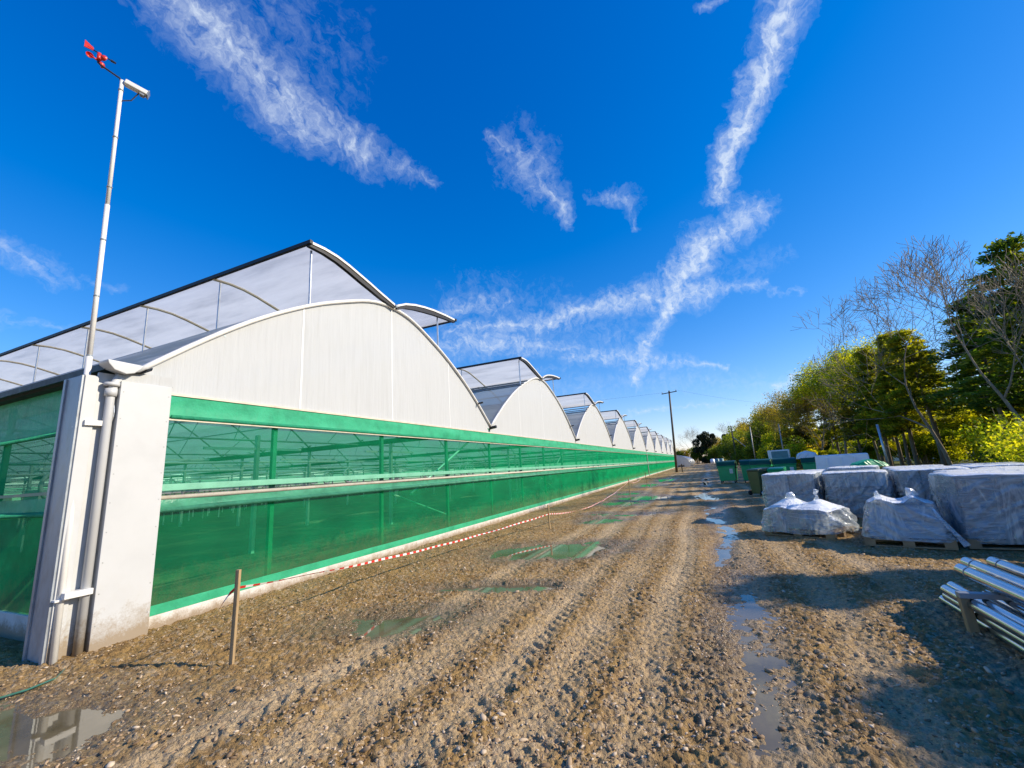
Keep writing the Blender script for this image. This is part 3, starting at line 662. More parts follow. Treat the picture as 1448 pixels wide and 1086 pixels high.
# front wall (plane x = 0) in two runs with a dark joint between
def net_sheet(name, axis, a0, a1, z0, z1, mat, off=0, step=.5, amp=.02, seed=1, nz=8):
    n = max(3, int((abs(a1-a0))/step)); A_ = np.linspace(a0, a1, n); Z_ = np.linspace(z0, z1, nz); V = []
    for i, a in enumerate(A_):
        for j, z in enumerate(Z_):
            d = off+amp*float(fbm(np.array([a*.8]), np.array([z*2.0]), seed, 3)[0])*math.sin(pi*j/(nz-1))
            V.append((d, a, z) if axis == 'y' else (a, d, z))
    return link(name, np_mesh(name, np.array(V), grid_faces(n, nz)), mat, GH, True)
YJ = Y0+W*5
for (ya, yb) in ((.53, YJ-.12), (YJ+.18, YE)):
    net_sheet('lower_net', 'y', ya, yb, .14, 1.40, M['netlow'], .0, .4, .03, 3)
    net_sheet('upper_net', 'y', ya, yb, 1.60, 2.60, M['net'], -.01, .4, .02, 4)
    net_sheet('top_curtain', 'y', ya-.02, yb, 2.57, 2.855, M['band'], .03, .12, .05, 5, 7)
    b = MB(); b.tube([(.035, ya+.1, 2.57), (.035, yb, 2.57)], .028, 8); b.build('curtain_tube', M['band'], GH, True)
    b = MB(); b.box(-.02, ya-.2, 2.855, .045, yb, 2.885); b.build('eave_rail', M['cream'], GH)
    b = MB(); b.box(-.0, ya, 2.525, .04, yb, 2.545); b.build('curtain_rail', M['cream'], GH)
    b = MB(); b.box(.0, ya, 1.62, .055, yb, 1.705); b.build('middle_rail', M['greenrail'], GH, bevel=.006)
    b = MB(); b.tube([(.045, ya, 1.535), (.045, yb, 1.535)], .03, 8); b.build('roll_bar', M['cream'], GH, True)
    net_sheet('rolled_curtain', 'y', ya, yb, 1.385, 1.53, M['roll'], .055, .10, .05, 6, 6)
    b = MB(); b.tube([(.05, ya, 1.385), (.05, yb, 1.385)], .035, 8); b.build('roll_tube', M['roll'], GH, True)
    net_sheet('skirt_band', 'y', ya, yb, .155, .27, M['band'], .022, .2, .02, 7, 4)
    b = MB(); b.box(-.05, ya, -.15, .018, yb, .155); b.build('plinth', M['plinth'], GH, bevel=.008)
n = 0
post0 = None
for i in range(1, 41):
    y = Y0+W*i/4
    if abs(y-YJ) < .3: continue
    if post0 is None:
        pb = MB(); pb.box(-.10, -.035, -.05, -.04, .035, 2.86); post0 = pb.build('front_post', M['frame'], GH); o = post0
    else: o = post0.copy(); COL.objects.link(o); o.parent = GH
    o.location = (0, y, 0)
b = MB(); b.box(-.06, YJ-.12, 0, .03, YJ+.02, 2.9); b.build('joint_strip', M['seal'], GH)
b = MB(); b.box(-.06, YJ+.02, 0, .05, YJ+.18, 2.9); b.build('joint_post', M['whitemetal'], GH)
# side wall (plane y = 0.12) running away to the left
SY = .10
net_sheet('side_lower_net', 'x', -.28, XL, .22, 1.43, M['netlow'], SY, .5, .03, 13)
net_sheet('side_upper_net', 'x', -.28, XL, 1.62, 2.50, M['net'], SY, .5, .02, 14)
net_sheet('side_top_curtain', 'x', -.30, XL, 2.44, 3.045, M['band'], SY-.04, .2, .05, 15, 6)
b = MB(); b.tube([(-.3, SY-.04, 2.44), (XL, SY-.04, 2.44)], .03, 8); b.build('side_curtain_tube', M['band'], GH, True)
b = MB(); b.box(XL, SY-.05, 1.66, -.3, SY+.0, 1.70); b.build('side_middle_rail', M['frame'], GH)
net_sheet('side_rolled_curtain', 'x', -.3, XL, 1.40, 1.62, M['band'], SY-.045, .15, .05, 16, 6)
b = MB(); b.tube([(-.3, SY-.05, 1.42), (XL, SY-.05, 1.42)], .035, 8); b.build('side_roll_tube', M['band'], GH, True)
b = MB(); b.box(XL, SY-.03, -.15, -.3, SY+.04, .225); b.build('side_plinth', M['plinth'], GH, bevel=.008)
for i in range(12):
    b = MB(); x = -3.2-4.1*i; b.box(x-.035, SY+.05, 0, x+.035, SY+.11, 3.0); b.build('side_post', M['frame'], GH)
# far walls
net_sheet('back_net', 'y', .2, YE, .1, 2.9, M['net'], XL, 1.0, .02, 21)
net_sheet('end_net', 'x', 0, XL, .1, 2.9, M['net'], YE+.01, 1.0, .02, 22)
# eave gutter of the side wall with its end cap, and the corner
gt = MB()
prof = [(-.10, 3.125), (-.095, 3.085), (-.04, 3.05), (.10, 3.04), (.2, 3.05), (.28, 3.10), (.29, 3.13)]
n = len(prof)
gt.add([(.2, y, z) for y, z in prof]+[(XL, y, z) for y, z in prof]+[(.2, y, z+.012) for y, z in prof]+[(XL, y, z+.012) for y, z in prof],
       [(i, i+1, n+i+1, n+i) for i in range(n-1)]+[(2*n+i+1, 2*n+i, 3*n+i, 3*n+i+1) for i in range(n-1)])
gt.build('eave_gutter', M['seal'], GH)
prof = [(-.19, 3.145), (-.18, 3.10), (-.12, 3.03), (.0, 2.995), (.08, 3.02), (.15, 3.09), (.165, 3.13)]
gc = MB(); gc.add([(.06, y, z+.03*(i in (2, 3, 4))) for i, (y, z) in enumerate(prof)]+[(.27, y, z) for y, z in prof], [tuple(range(n))[::-1], tuple(range(n, 2*n))]+[(i, i+1, n+i+1, n+i) for i in range(n-1)]+[(n-1, 0, n, 2*n-1)])
gc.build('gutter_end_cap', M['whitemetal'], GH, bevel=.012)
ld = MB(); ld.box(XL, -.135, 3.06, .10, -.105, 3.14); ld.build('gutter_lip', M['seal'], GH)
cp = MB(); cp.add([(.0, -.10, 2.66), (.12, -.10, 2.66), (.12, .04, 2.66), (.0, .04, 2.66), (-.02, -.16, 3.0), (.2, -.16, 3.0), (.2, .18, 3.0), (-.02, .18, 3.0)], [(0, 1, 5, 4), (1, 2, 6, 5), (2, 3, 7, 6), (3, 0, 4, 7), (3, 2, 1, 0), (4, 5, 6, 7)])
CC = MB(); CC.box(-.36, -.30, -.12, .085, -.17, 2.97); CC.box(-.36, -.17, -.12, -.33, .12, 2.97)
corner = CC.build('corner_column', M['column'], GH, bevel=.006)
wb_ = MB(); wb_.box(.03, -.169, -.12, .06, .02, 3.02); wb_.box(.086, -.295, -.12, .094, -.175, 2.96); wb_.build('column_web', M['whitemetal'], corner, bevel=.003)  # thin plate keeps the column's sunlit side white beside the shade-toned face
fld = MB(); fld.box(-.34, -.316, -.1, -.29, -.302, 2.96); fld.box(.02, -.318, -.1, .08, -.302, 2.96)
fld.build('column_fold', M['column'], corner)
dpn = MB(); dpn.tube([(.125, -.065, -.1), (.125, -.065, 2.78), (.13, -.04, 2.9), (.13, 0, 3.0)], .042, 14); dp_ = dpn.build('drainpipe', M['whitemetal'], GH, True)
cl = MB(); cl.tube([(.125, -.065, 2.74), (.125, -.065, 2.83)], .058, 14); cl.tube([(.125, -.065, 2.86), (.125, -.065, 2.90)], .075, 14); cl.build('pipe_collar', M['whitemetal'], dp_, True)
wr = MB(); wr.tube([(.085+.06*math.cos(t), -.02+.0*t, 2.55+.12*math.sin(t)) for t in np.linspace(0, 2*pi, 16)], .006, 5, False); wr.build('wire_loop', M['galv'], corner)
wp = MB(); wp.box(.0, .0, -.1, .18, .535, 2.93); panel = wp.build('corner_panel', M['whitemetal'], GH, bevel=.006)
sc_ = MB()
for z in np.linspace(.25, 2.8, 9):
    for y in (.03, .505): sc_.box(.18, y-.005, z-.005, .183, y+.005, z+.005)
sc_.build('panel_screw', M['greymetal'], panel)
tp = MB(); tp.box(.0, .0, 2.935, .15, .56, 3.06); tp.build('panel_cap', M['gable'], GH)

# ------------------------------------------------------------------ weather mast
MT = empty('weather_mast', (.13, -.25, 0)); tag(MT, 'tall slim white mast at the greenhouse corner, red wind cups on top', 'weather mast')
def mpt(z): return Vector((-.30*z/7.1, 0, z))
b = MB(); b.tube([mpt(-.1), mpt(3.2)], .031, 12); b.tube([mpt(3.2), mpt(5.2)], .026, 12); b.tube([mpt(5.2), mpt(7.12)], .022, 12)
po = b.build('mast_pole', M['rim'], MT, True)
b = MB()
for z in np.arange(3.2, 7.0, .75): b.tube([mpt(z), mpt(z+.018)], .029, 10)
b.build('pole_clip', M['galvdark'], po, True)
for z in (2.42, .62):
    b = MB(); q = mpt(z); b.box(q.x-.02, q.y-.01, z-.03, q.x+.10, .22, z+.03); b.box(q.x-.045, -.06, z-.05, q.x+.045, .05, z-.028)
    b.build('mast_bracket', M['rim'], MT, bevel=.004)
b = MB(); t_ = mpt(7.1); b.tube([t_+Vector((0, 0, -.03)), t_+Vector((-.02, -.02, .05)), t_+Vector((-.09, -.20, .12)), t_+Vector((-.105, -.225, .145)), t_+Vector((-.105, -.225, .20))], .012, 8); b.build('sensor_arm', M['blackp'], MT, True)
hd = t_+Vector((-.105, -.225, .23))
an = MB(); an.tube([hd+Vector((0, 0, -.05)), hd+Vector((0, 0, .06))], .022, 10); hub = an.build('wind_vane', M['red'], MT, True)
for k in range(3):
    a = 2*pi*k/3+.35; c = hd+Vector((.085*cos(a), .085*sin(a), -.035))
    cu = MB(); cu.tube([hd+Vector((0, 0, -.06)), c], .010, 5)
    tan = Vector((-sin(a), cos(a), 0)); rad_ = Vector((cos(a), sin(a), 0)); up = Vector((0, 0, 1)); R0 = .040
    for i in range(5):
        ph = i/4*pi/2
        for j in range(10):
            th = 2*pi*j/10; v = c+tan*(R0*sin(ph)*-1)+(rad_*cos(th)+up*sin(th))*R0*cos(ph)*1.0
            cu.v.append(tuple(v))
    b0 = len(cu.v)-50
    for i in range(4):
        for j in range(10): cu.f.append((b0+i*10+j, b0+i*10+(j+1) % 10, b0+(i+1)*10+(j+1) % 10, b0+(i+1)*10+j))
    cu.build('wind_cup', M['red'], hub, True)
va = MB(); d = Vector((-.36, -.88, .22)).normalized(); e = hd+Vector((0, 0, .06))
va.tube([e-d*.12, e+d*.12], .008, 6); va.build('vane_rod', M['blackp'], hub)
ft = MB(); p0 = e+d*.06; p1 = e+d*.15; U = Vector((0, 0, 1)); s = Vector((.88, -.36, 0)).normalized()*.006
ft.add([p0-U*.01-s, p1-U*.03-s, p1+U*.075-s, p0+U*.03-s, p0-U*.01+s, p1-U*.03+s, p1+U*.075+s, p0+U*.03+s], [(0, 1, 2, 3), (7, 6, 5, 4), (0, 4, 5, 1), (1, 5, 6, 2), (2, 6, 7, 3), (3, 7, 4, 0)]); ft.build('vane_tail', M['red'], hub)
nb = MB(); nb.tube([e-d*.12, e-d*.17], [.018, .012], 8); nb.build('vane_weight', M['blackp'], hub)
bx = MB(); Mx = Matrix.Translation(t_+Vector((.03, .05, .0))) @ Euler((0, R(14), R(62))).to_matrix().to_4x4()
bx.box(-.03, -.045, -.035, .22, .045, .035, .0, Mx); sbx = bx.build('sensor_box', M['rim'], MT, bevel=.012)
bx = MB(); bx.box(.15, -.03, -.065, .20, .03, -.036, 0, Mx); bx.box(.22, -.05, -.04, .232, .05, .04, 0, Mx); bx.build('sensor_lens', M['greymetal'], sbx)
bx = MB(); bx.tube([t_+Vector((.08, .16, -.08)), t_+Vector((.06, .10, -.24)), t_+Vector((.03, .02, -.3)), mpt(6.75)], .008, 5); bx.build('sensor_cable', M['blackp'], sbx)

# ------------------------------------------------------------------ stakes and tape
STK = [((2.11, .24), .82, 'pale wooden stake nearest the greenhouse corner, tape tied below its top'),
       ((2.22, 8.9), .64, 'short wooden stake second along the tape, beside the green puddle'),
       ((2.47, 21.2), .85, 'third wooden stake along the tape, where the tape rises before the distant puddles'),
       ((1.9, 33.0), .8, 'far thin stake beside the plinth at the end of the tape')]
tops = []
for i, ((x, y), h, lab) in enumerate(STK):
    z0 = float(gh(x, y)[0]); b = MB(); lx = (.03, -.02, .03, 0)[i]
    b.box(-.019, -.016, -.15, .019, .016, h, 0, Matrix.Shear('XY', 4, (lx, -.02)))
    o = b.build('wooden_stake', M['wood'], None, bevel=.003); o.location = (x, y, z0); o.rotation_euler = (0, 0, .3+i)
    tag(o, lab, 'stake', 'stakes holding the barrier tape'); tops.append(Vector((x, y, z0+h*(.80, .62, .85, .8)[i])))
tm, nt, out = newmat('barrier_tape')
u = N(nt, 'ShaderNodeAttribute', attribute_name='along').outputs['Fac']
st = math_(nt, 'GREATER_THAN', math_(nt, 'FRACT', math_(nt, 'MULTIPLY', u, 5.5)), .5)
b = N(nt, 'ShaderNodeBsdfPrincipled', inp={'Roughness': .4}); L(nt, mixc(nt, st, (.62, .03, .025), (.78, .76, .74)), b.inputs['Base Color']); L(nt, b.outputs[0], out.inputs[0])
def tape(pts, wd=.030):
    P = [Vector(p) for p in pts]; V = []; T = []; t = 0
    for i, p in enumerate(P):
        if i: t += (p-P[i-1]).length
        tw = .5*math.sin(t*1.7)+.7*math.sin(t*.6+1)
        up = Vector((math.sin(tw)*.6, 0, math.cos(tw)))
        V += [tuple(p-up*wd/2), tuple(p+up*wd/2)]; T += [t, t]
    me = np_mesh('barrier_tape', np.array(V), grid_faces(len(P), 2)); a = me.attributes.new('along', 'FLOAT', 'POINT'); a.data.foreach_set('value', np.array(T, np.float32)); return me
pts = []
for (a, c, sag) in ((tops[0], tops[1], .22), (tops[1], tops[2], .42), (tops[2], tops[3], .3)):
    for i in range(40):
        q = i/40; p = a.lerp(c, q); p.z -= sag*4*q*(1-q); p.x += .02*math.sin(i*.9)-(.75 if a is tops[0] else .25)*4*q*(1-q)*.8; pts.append(p+Vector((.022, 0, 0)))
tag(link('barrier_tape', tape(pts), tm), 'red and white barrier tape strung low between the stakes along the greenhouse wall', 'barrier tape')
e = tops[0]+Vector((.02, -.02, -.0))
tail = [e, e+Vector((-.06, -.02, -.05)), e+Vector((-.14, -.02, -.13)), e+Vector((-.20, -.03, -.22)), e+Vector((-.235, -.03, -.27))]
bpy.data.objects['barrier_tape']
link('loose_tail', tape(tail, .055), tm, bpy.data.objects['barrier_tape'])

b = MB()
pts = [(.35, -1.35), (.62, -.95), (.72, -.62), (.66, -.42), (.5, -.30)]
V = []
for (x, y) in pts:
    z = float(gh(x, y)[0])+.012; V += [(x-.03, y+.012, z), (x+.03, y-.012, z+.004)]
o = link('loose_strap', np_mesh('loose_strap', np.array(V), grid_faces(len(pts), 2)), M['roll']); tag(o, 'pale green strap lying on the mud at the foot of the corner column', 'strap')

# ------------------------------------------------------------------ pallets wrapped in film
def pallet_mb(wd, dp):
    b = MB()
    for i in range(7):
        x = -wd/2+i*(wd-.1)/6; b.box(x, -dp/2, .115, x+.1, dp/2, .137)
    for y in (-dp/2, -.05, dp/2-.1):
        for x in (-wd/2, -.07, wd/2-.145): b.box(x, y, .022, x+.145, y+.1, .095)
        b.box(-wd/2, y, 0, wd/2, y+.1, .02); b.box(-wd/2, y, .097, wd/2, y+.1, .113)
    return b
def film_mesh(wd, dp, h, z0, seed, top_round=.05, amp=.042, flare=.0, hem=.05, topshape=None):
    """shrink wrap: perimeter x height skin with diagonal folds and a loose hem, closed over the top"""
    per = 216; nz = 40; nc = 8; V = []
    rng = np.random.default_rng(seed); ang = rng.uniform(-1.2, 1.2, 4)
    q = np.arange(per)/per*4; side = np.floor(q).astype(int); f = q-side
    e = 7.0
    th = np.arange(per)/per*2*np.pi+np.pi/4*0
    cx = np.sign(np.cos(th))*np.abs(np.cos(th))**(2/e); cy = np.sign(np.sin(th))*np.abs(np.sin(th))**(2/e)
    # even out along the perimeter
    fine_t = np.linspace(0, 2*np.pi, 4000); fx = np.sign(np.cos(fine_t))*np.abs(np.cos(fine_t))**(2/e)*wd; fy = np.sign(np.sin(fine_t))*np.abs(np.sin(fine_t))**(2/e)*dp
    s = np.concatenate([[0], np.cumsum(np.hypot(np.diff(fx), np.diff(fy)))]); tt = np.interp(np.arange(per)/per*s[-1], s, fine_t)
    cx = np.sign(np.cos(tt))*np.abs(np.cos(tt))**(2/e); cy = np.sign(np.sin(tt))*np.abs(np.sin(tt))**(2/e)
    arc = np.arange(per)/per*s[-1]/2
    A_ = np.array(arc); sidx = (np.floor((tt+np.pi/4)/(np.pi/2)).astype(int)) % 4
    hemz = z0+hem*fbm(A_*1.7+seed, A_*0+seed, seed, 3)
    rows = []
    for j in range(nz+nc):
        if j < nz: v = j/(nz-1); sc = 1.0
        else: v = 1.0; sc = 1-(j-nz+1)/nc*.97
        if topshape is not None: tz = topshape(cx*sc*wd/2, cy*sc*dp/2)
        else: tz = h+np.zeros(per)
        tz = tz+.018*fbm(cx*sc*2.2+seed, cy*sc*2.2, seed+3, 3)
        z = hemz+(tz-hemz)*v
        if j >= nz-2 and j < nz: z = z-top_round*(.25 if j == nz-1 else .05)
        d1 = A_*np.cos(ang[sidx])*5+z*np.sin(ang[sidx])*5
        wp_ = .5*fbm(A_*2.2, z*2.2+seed, seed+2, 2)
        fold = ridge(d1*1.2+seed*3+wp_, z*.6+A_*.4, seed+7)**5*1.0+.8*ridge(d1*2.3+wp_*2, z*1.1+seed, seed+9)**6+.45*ridge(d1*4.5-wp_, z*2+seed, seed+19)**6+.8*fbm(A_*1.6, z*1.8+seed, seed+5, 3)
        amp_v = amp*(.35+.65*np.sin(np.pi*min(v, 1)*.9+.15)) if j < nz else 0
        r = 1+flare*(1-v)**1.4
        off = fold*amp_v
        x = cx*(wd/2*r*sc+off); y = cy*(dp/2*r*sc+off)
        if j == nz-1: x = x-cx*top_round*.35; y = y-cy*top_round*.35
        rows.append(np.stack([x, y, z], 1))
    Vv = np.stack(rows, 1).reshape(-1, 3)
    return np_mesh('film', Vv, grid_faces(per, nz+nc, True))
def stack_mb(wd, dp, h, z0, seed, cols=3, layers=5):
    rn = random.Random(seed); b = MB(); d = MB()
    lh = (h-z0)/layers
    for k in range(layers):
        for i in range(cols):
            for j in range(2):
                x0 = -wd/2+i*wd/cols+.006+rn.uniform(0, .012); x1 = -wd/2+(i+1)*wd/cols-.006-rn.uniform(0, .012)
                y0 = -dp/2+j*dp/2+.006+rn.uniform(0, .02); y1 = -dp/2+(j+1)*dp/2-.006-rn.uniform(0, .012)
                (d if rn.random() < .35 else b).box(x0, y0, z0+k*lh+.004, x1, y1, z0+(k+1)*lh-.006-rn.uniform(0, .012))
    return b, d
def wrapped(wd, dp, h, seed, label, group, cols=3, layers=5, **kw):
    t = empty('wrapped_pallet'); tag(t, label, 'wrapped pallet', group)
    pallet_mb(wd, dp).build('wood_pallet', M['palletwood'], t)
    b, d = stack_mb(wd-.05, dp-.05, h-.02, .142, seed, cols, layers)
    b.build('panel_stack', M['eps'], t); d.build('dark_panels', M['epsdark'], t)
    link('film_wrap', film_mesh(wd+.03, dp+.03, h+.012, .07, seed, **kw), M['film'], t, True)
    return t
GP = 'film-wrapped pallets stored beside the track'
protos = [wrapped(1.14, 1.08, 1.10, 11, 'x', GP, 2, 2), wrapped(1.18, 1.08, 1.08, 12, 'x', GP, 1, 3, amp=.05), wrapped(1.16, 1.08, 1.09, 13, 'x', GP, 3, 1)]
AL = R(-14)
rowname = ['front row', 'second row', 'back row']
colname = [('leftmost', 'nearest the track'), ('second from the track', 'beyond the slumped bag'), ('third from the track', 'beyond the tapered pile'), ('fourth from the track', 'towards the trees')]
n = 0
for j in range(3):
    for i in range(4):
        x = 8.30+i*1.27+j*.33; y = 10.62-i*.33+j*1.3
        a = ['grey', 'folded', 'smooth'][(i+j) % 3]
        lab = 'film-wrapped pallet, %s in the %s, %s' % (colname[i][0], rowname[j], colname[i][1])
        k = (i+j) % 3
        if n < 3 and j == 0 and i < 3: o = protos[k]; o['label'] = lab; o.location = (x, y, 0); o.rotation_euler = (0, 0, AL)
        else: o = dup(protos[k], None, (x+random.uniform(-.05, .05), y+random.uniform(-.05, .05), 0), AL+random.uniform(-.05, .05)+(pi if (i+j) % 2 else 0), lab, (1, 1, random.uniform(.94, 1.03)))
        n += 1
big = wrapped(1.55, 1.2, 1.10, 21, 'big blue-white film-wrapped block of panels, nearest to the steel pipes', GP, 2, 2, amp=.035)
big.location = (10.72, 7.0, 0); big.rotation_euler = (0, 0, R(-7))
o = dup(big, None, (12.4, 6.8, 0), R(-5), 'film-wrapped block to the right of the big blue-white one, mostly past the edge')
o = dup(big, None, (11.3, 8.45, 0), R(-9), 'film-wrapped block directly behind the big blue-white one', (1, 1, .97))
o = dup(big, None, (13.1, 8.2, 0), R(-9), 'film-wrapped block farthest right in the second line, next to the trees', (1, 1, 1.0))
# slumped bag of film on a pallet
t = empty('film_bag', (8.05, 7.95, 0), R(-32)); tag(t, 'low slumped heap bagged in translucent film with two tied knots, on a pallet', 'wrapped pile')
pallet_mb(1.25, .95).build('wood_pallet', M['palletwood'], t)
def tops1(x, y): return .60+.12*np.exp(-((x+.22)/.2)**2-((y)/.35)**2)+.10*np.exp(-((x-.28)/.13)**2-((y)/.25)**2)-.30*np.clip(np.abs(x)-.42, 0, 1)-.12*np.abs(y)
link('film_cover', film_mesh(1.22, .92, .62, .10, 31, .10, .075, .16, .06, tops1), M['bag'], t, True)
b = MB(); b.tube([(.26, 0, .66), (.27, .01, .74), (.25, 0, .78), (.28, .0, .86)], [.06, .022, .03, .05], 8); b.build('film_knot', M['bag'], t, True); b = MB(); b.tube([(-.22, 0, .66), (-.2, .0, .76), (-.16, .02, .80)], [.12, .09, .03], 8); b.build('film_knot', M['bag'], t, True)
b = MB(); b.box(-.5, -.36, .14, .5, .36, .42); b.box(-.35, -.3, .422, .15, .3, .55); b.build('bagged_load', M['eps'], t)
# tapered pile
t = empty('film_pile', (9.30, 6.98, 0), R(-17)); tag(t, 'tapered pile in taut blue-white film with a crumpled top, right of the slumped bag', 'wrapped pile')
pallet_mb(1.12, .95).build('wood_pallet', M['palletwood'], t)
def tops2(x, y): return .70+.07*np.exp(-((x+.25)/.12)**2)+.09*np.exp(-((x-.18)/.09)**2)-.07*np.clip(x-.2, 0, 1)
link('film_cover', film_mesh(.86, .74, .72, .10, 41, .06, .04, .34, .07, tops2), M['bag'], t, True)
b = MB(); b.box(-.46, -.40, .142, .46, .40, .40); b.box(-.40, -.34, .405, .40, .34, .64); b.build('bagged_load', M['eps'], t)
b = MB(); b.tube([(-.27, 0, .74), (-.28, 0, .82), (-.27, .01, .86)], [.05, .035, .012], 8); b.build('film_knot', M['bag'], t, True); b = MB(); b.tube([(.2, -.02, .76), (.16, 0, .86), (.12, .02, .90)], [.09, .06, .015], 8); b.build('film_knot', M['bag'], t, True)
b = MB(); b.tube([(.34, -.30, .66), (.44, -.40, .45), (.58, -.50, .22), (.66, -.56, .08)], [.035, .03, .03, .045], 8); b.build('film_twist', M['bag'], t, True)

# ------------------------------------------------------------------ bins
def big_bin(label):
    t = empty('waste_bin'); tag(t, label, 'bin', 'green wheeled waste bins')
    b = MB(); b.box(-.50, -.42, .17, .50, .42, 1.03, .06)
    b.box(-.53, -.45, 1.032, .53, .45, 1.09); body = b.build('bin_body', M['greenbin'], t, bevel=.025)
    b = MB()
    for s in (-1, 1): b.box(s*.535-.02, -.3, .93, s*.535+.02, .3, .985)
    b.build('bin_handle', M['darklid'], body, bevel=.008)
    n = 9; vs = []; fs = []
    for i in range(n):
        a = pi*i/(n-1); yy = -.46*cos(a); zz = 1.095+.30*math.sin(a)**.7
        vs += [(-.535, yy, zz), (.535, yy, zz)]
    fs = [(2*i, 2*i+1, 2*i+3, 2*i+2) for i in range(n-1)]+[tuple(2*i for i in range(n)), tuple(2*i+1 for i in range(n))[::-1]]
    b = MB(); b.add(vs, fs); b.build('bin_lid', M['darklid'], t, bevel=.02)
    for x in (-.38, .38):
        for y in (-.3, .3):
            b = MB(); b.tube([(x-.025, y, .085), (x+.025, y, .085)], .085, 12); wv = b.build('bin_wheel', M['tyre'], t, True)
            b = MB(); b.box(x-.035, y-.03, .09, x+.035, y+.03, .168); b.build('wheel_fork', M['greymetal'], wv)
    b = MB(); b.box(.18, -.432, .62, .36, -.418, .90); lb = b.build('paper_label', M['label'], body)
    b = MB()
    for z in (.66, .70, .74, .78, .83): b.box(.20, -.436, z, .34, -.4325, z+.012)
    b.build('label_print', M['grime'], lb)
    return t
bp_ = big_bin('green wheeled bin at the left end of the bin row, white label on its face'); bp_.location = (7.55, 28.0, 0); bp_.rotation_euler = (0, 0, R(-12))
for x, y, a, lab in ((8.80, 27.7, -4, 'green wheeled bin second from the left, white label near its right edge'), (9.25, 25.6, -20, 'green wheeled bin with dark lid just behind the two-wheeled bins'),
                     (10.2, 24.7, -2, 'green bin with rounded lid, below the pale teal-faced tub'), (11.45, 24.2, -12, 'green bin with rounded lid, below the crumpled white sack'), (12.75, 23.9, -3, 'green bin at the right end of the row, nearest the white bulk box')):
    dup(bp_, None, (x, y, 0), R(a), lab)
def wheelie(label, mat):
    t = empty('wheelie_bin'); tag(t, label, 'bin', 'two-wheeled bins')
    b = MB(); b.box(-.29, -.35, .06, .29, .34, .96, .055); b.box(-.30, -.36, .962, .30, .36, 1.0); b.build('bin_body', mat, t, bevel=.02)
    b = MB(); vs = [(-.30, -.38, 1.004), (.30, -.38, 1.004), (.30, .38, 1.004), (-.30, .38, 1.004), (-.27, -.33, 1.06), (.27, -.33, 1.06), (.28, .38, 1.09), (-.28, .38, 1.09)]
    b.add(vs, [(3, 2, 1, 0), (4, 5, 6, 7), (0, 1, 5, 4), (1, 2, 6, 5), (2, 3, 7, 6), (3, 0, 4, 7)]); b.build('bin_lid', mat, t, bevel=.015)
    b = MB(); b.tube([(-.26, .40, .98), (-.26, .45, 1.0), (.26, .45, 1.0), (.26, .40, .98)], .016, 8); b.build('bin_handle', mat, t)
    for s in (-1, 1):
        b = MB(); b.tube([(s*.27, -.31, .10), (s*.325, -.31, .10)], .10, 14); wv = b.build('bin_wheel', M['tyre'], t, True)
        b = MB(); b.tube([(s*.32, -.31, .10), (s*.332, -.31, .10)], .062, 12); b.build('wheel_hub', M['whiteplastic'], wv, True)
    return t
o = wheelie('olive two-wheeled bin standing left of the dark green one, before the wrapped pallets', M['olivebin']); o.location = (8.33, 18.2, 0); o.rotation_euler = (0, 0, R(-50))
o = wheelie('dark green two-wheeled bin right of the olive one, beside the first wrapped pallet', M['greenbin']); o.location = (8.95, 17.9, 0); o.rotation_euler = (0, 0, R(-15))
# tubs and bulk boxes
t = empty('white_tub', (10.4, 27.3, 1.0), R(-12)); tag(t, 'white tub with a teal face, propped up behind the row of green bins', 'tub')
b = MB(); b.box(-.55, -.35, -.96, .55, .35, .85, .04); b.build('tub_body', M['whiteplastic'], t, bevel=.03)
b = MB(); b.box(-.36, -.362, .15, .48, -.352, .78); b.build('tub_face', M['tealface'], t)
t = empty('white_sack', (11.2, 24.25, 1.39), R(-8)); tag(t, 'crumpled white sack lying on a green bin lid', 'sack')
link('sack_skin', film_mesh(.80, .5, .22, -.10, 55, .08, .05, .15, .03, lambda x, y: .30-.30*np.abs(x)-.2*np.abs(y)), M['whiteplastic'], t, True)
t = empty('bulk_box', (10.95, 16.9, 0), R(-14)); tag(t, 'upturned white plastic bulk box standing behind the wrapped pallets', 'bulk box')
b = MB()
vs = [(-.86, -.6, .0), (.86, -.6, 0), (.86, .6, 0), (-.86, .6, 0), (-.77, -.5, 1.46), (.77, -.5, 1.46), (.77, .5, 1.46), (-.77, .5, 1.46)]
b.add(vs, [(3, 2, 1, 0), (4, 5, 6, 7), (0, 1, 5, 4), (1, 2, 6, 5), (2, 3, 7, 6), (3, 0, 4, 7)]); b.build('box_body', M['whiteplastic'], t, bevel=.04, seg=3)
b = MB(); b.box(-.88, -.62, .02, .88, .62, .16)
b.build('box_rim', M['whiteplastic'], t, bevel=.02)
b = MB()
for x in (-.45, -.05, .35): b.box(x, -.57, .2, x+.06, -.51, 1.36)
b.box(-.80, -.56, .82, .80, -.51, .88); b.build('box_rib', M['whiteplastic'], t, bevel=.01)
t = empty('green_sheet', (10.9, 14.0, 1.08), R(20)); tag(t, 'small crumpled green sheet lying on the back wrapped pallets', 'sheet')
link('sheet_fold', film_mesh(.75, .4, .16, -.02, 61, .05, .03, .25, .02, lambda x, y: .20-.25*np.abs(x)), M['greenbin'], t, True)

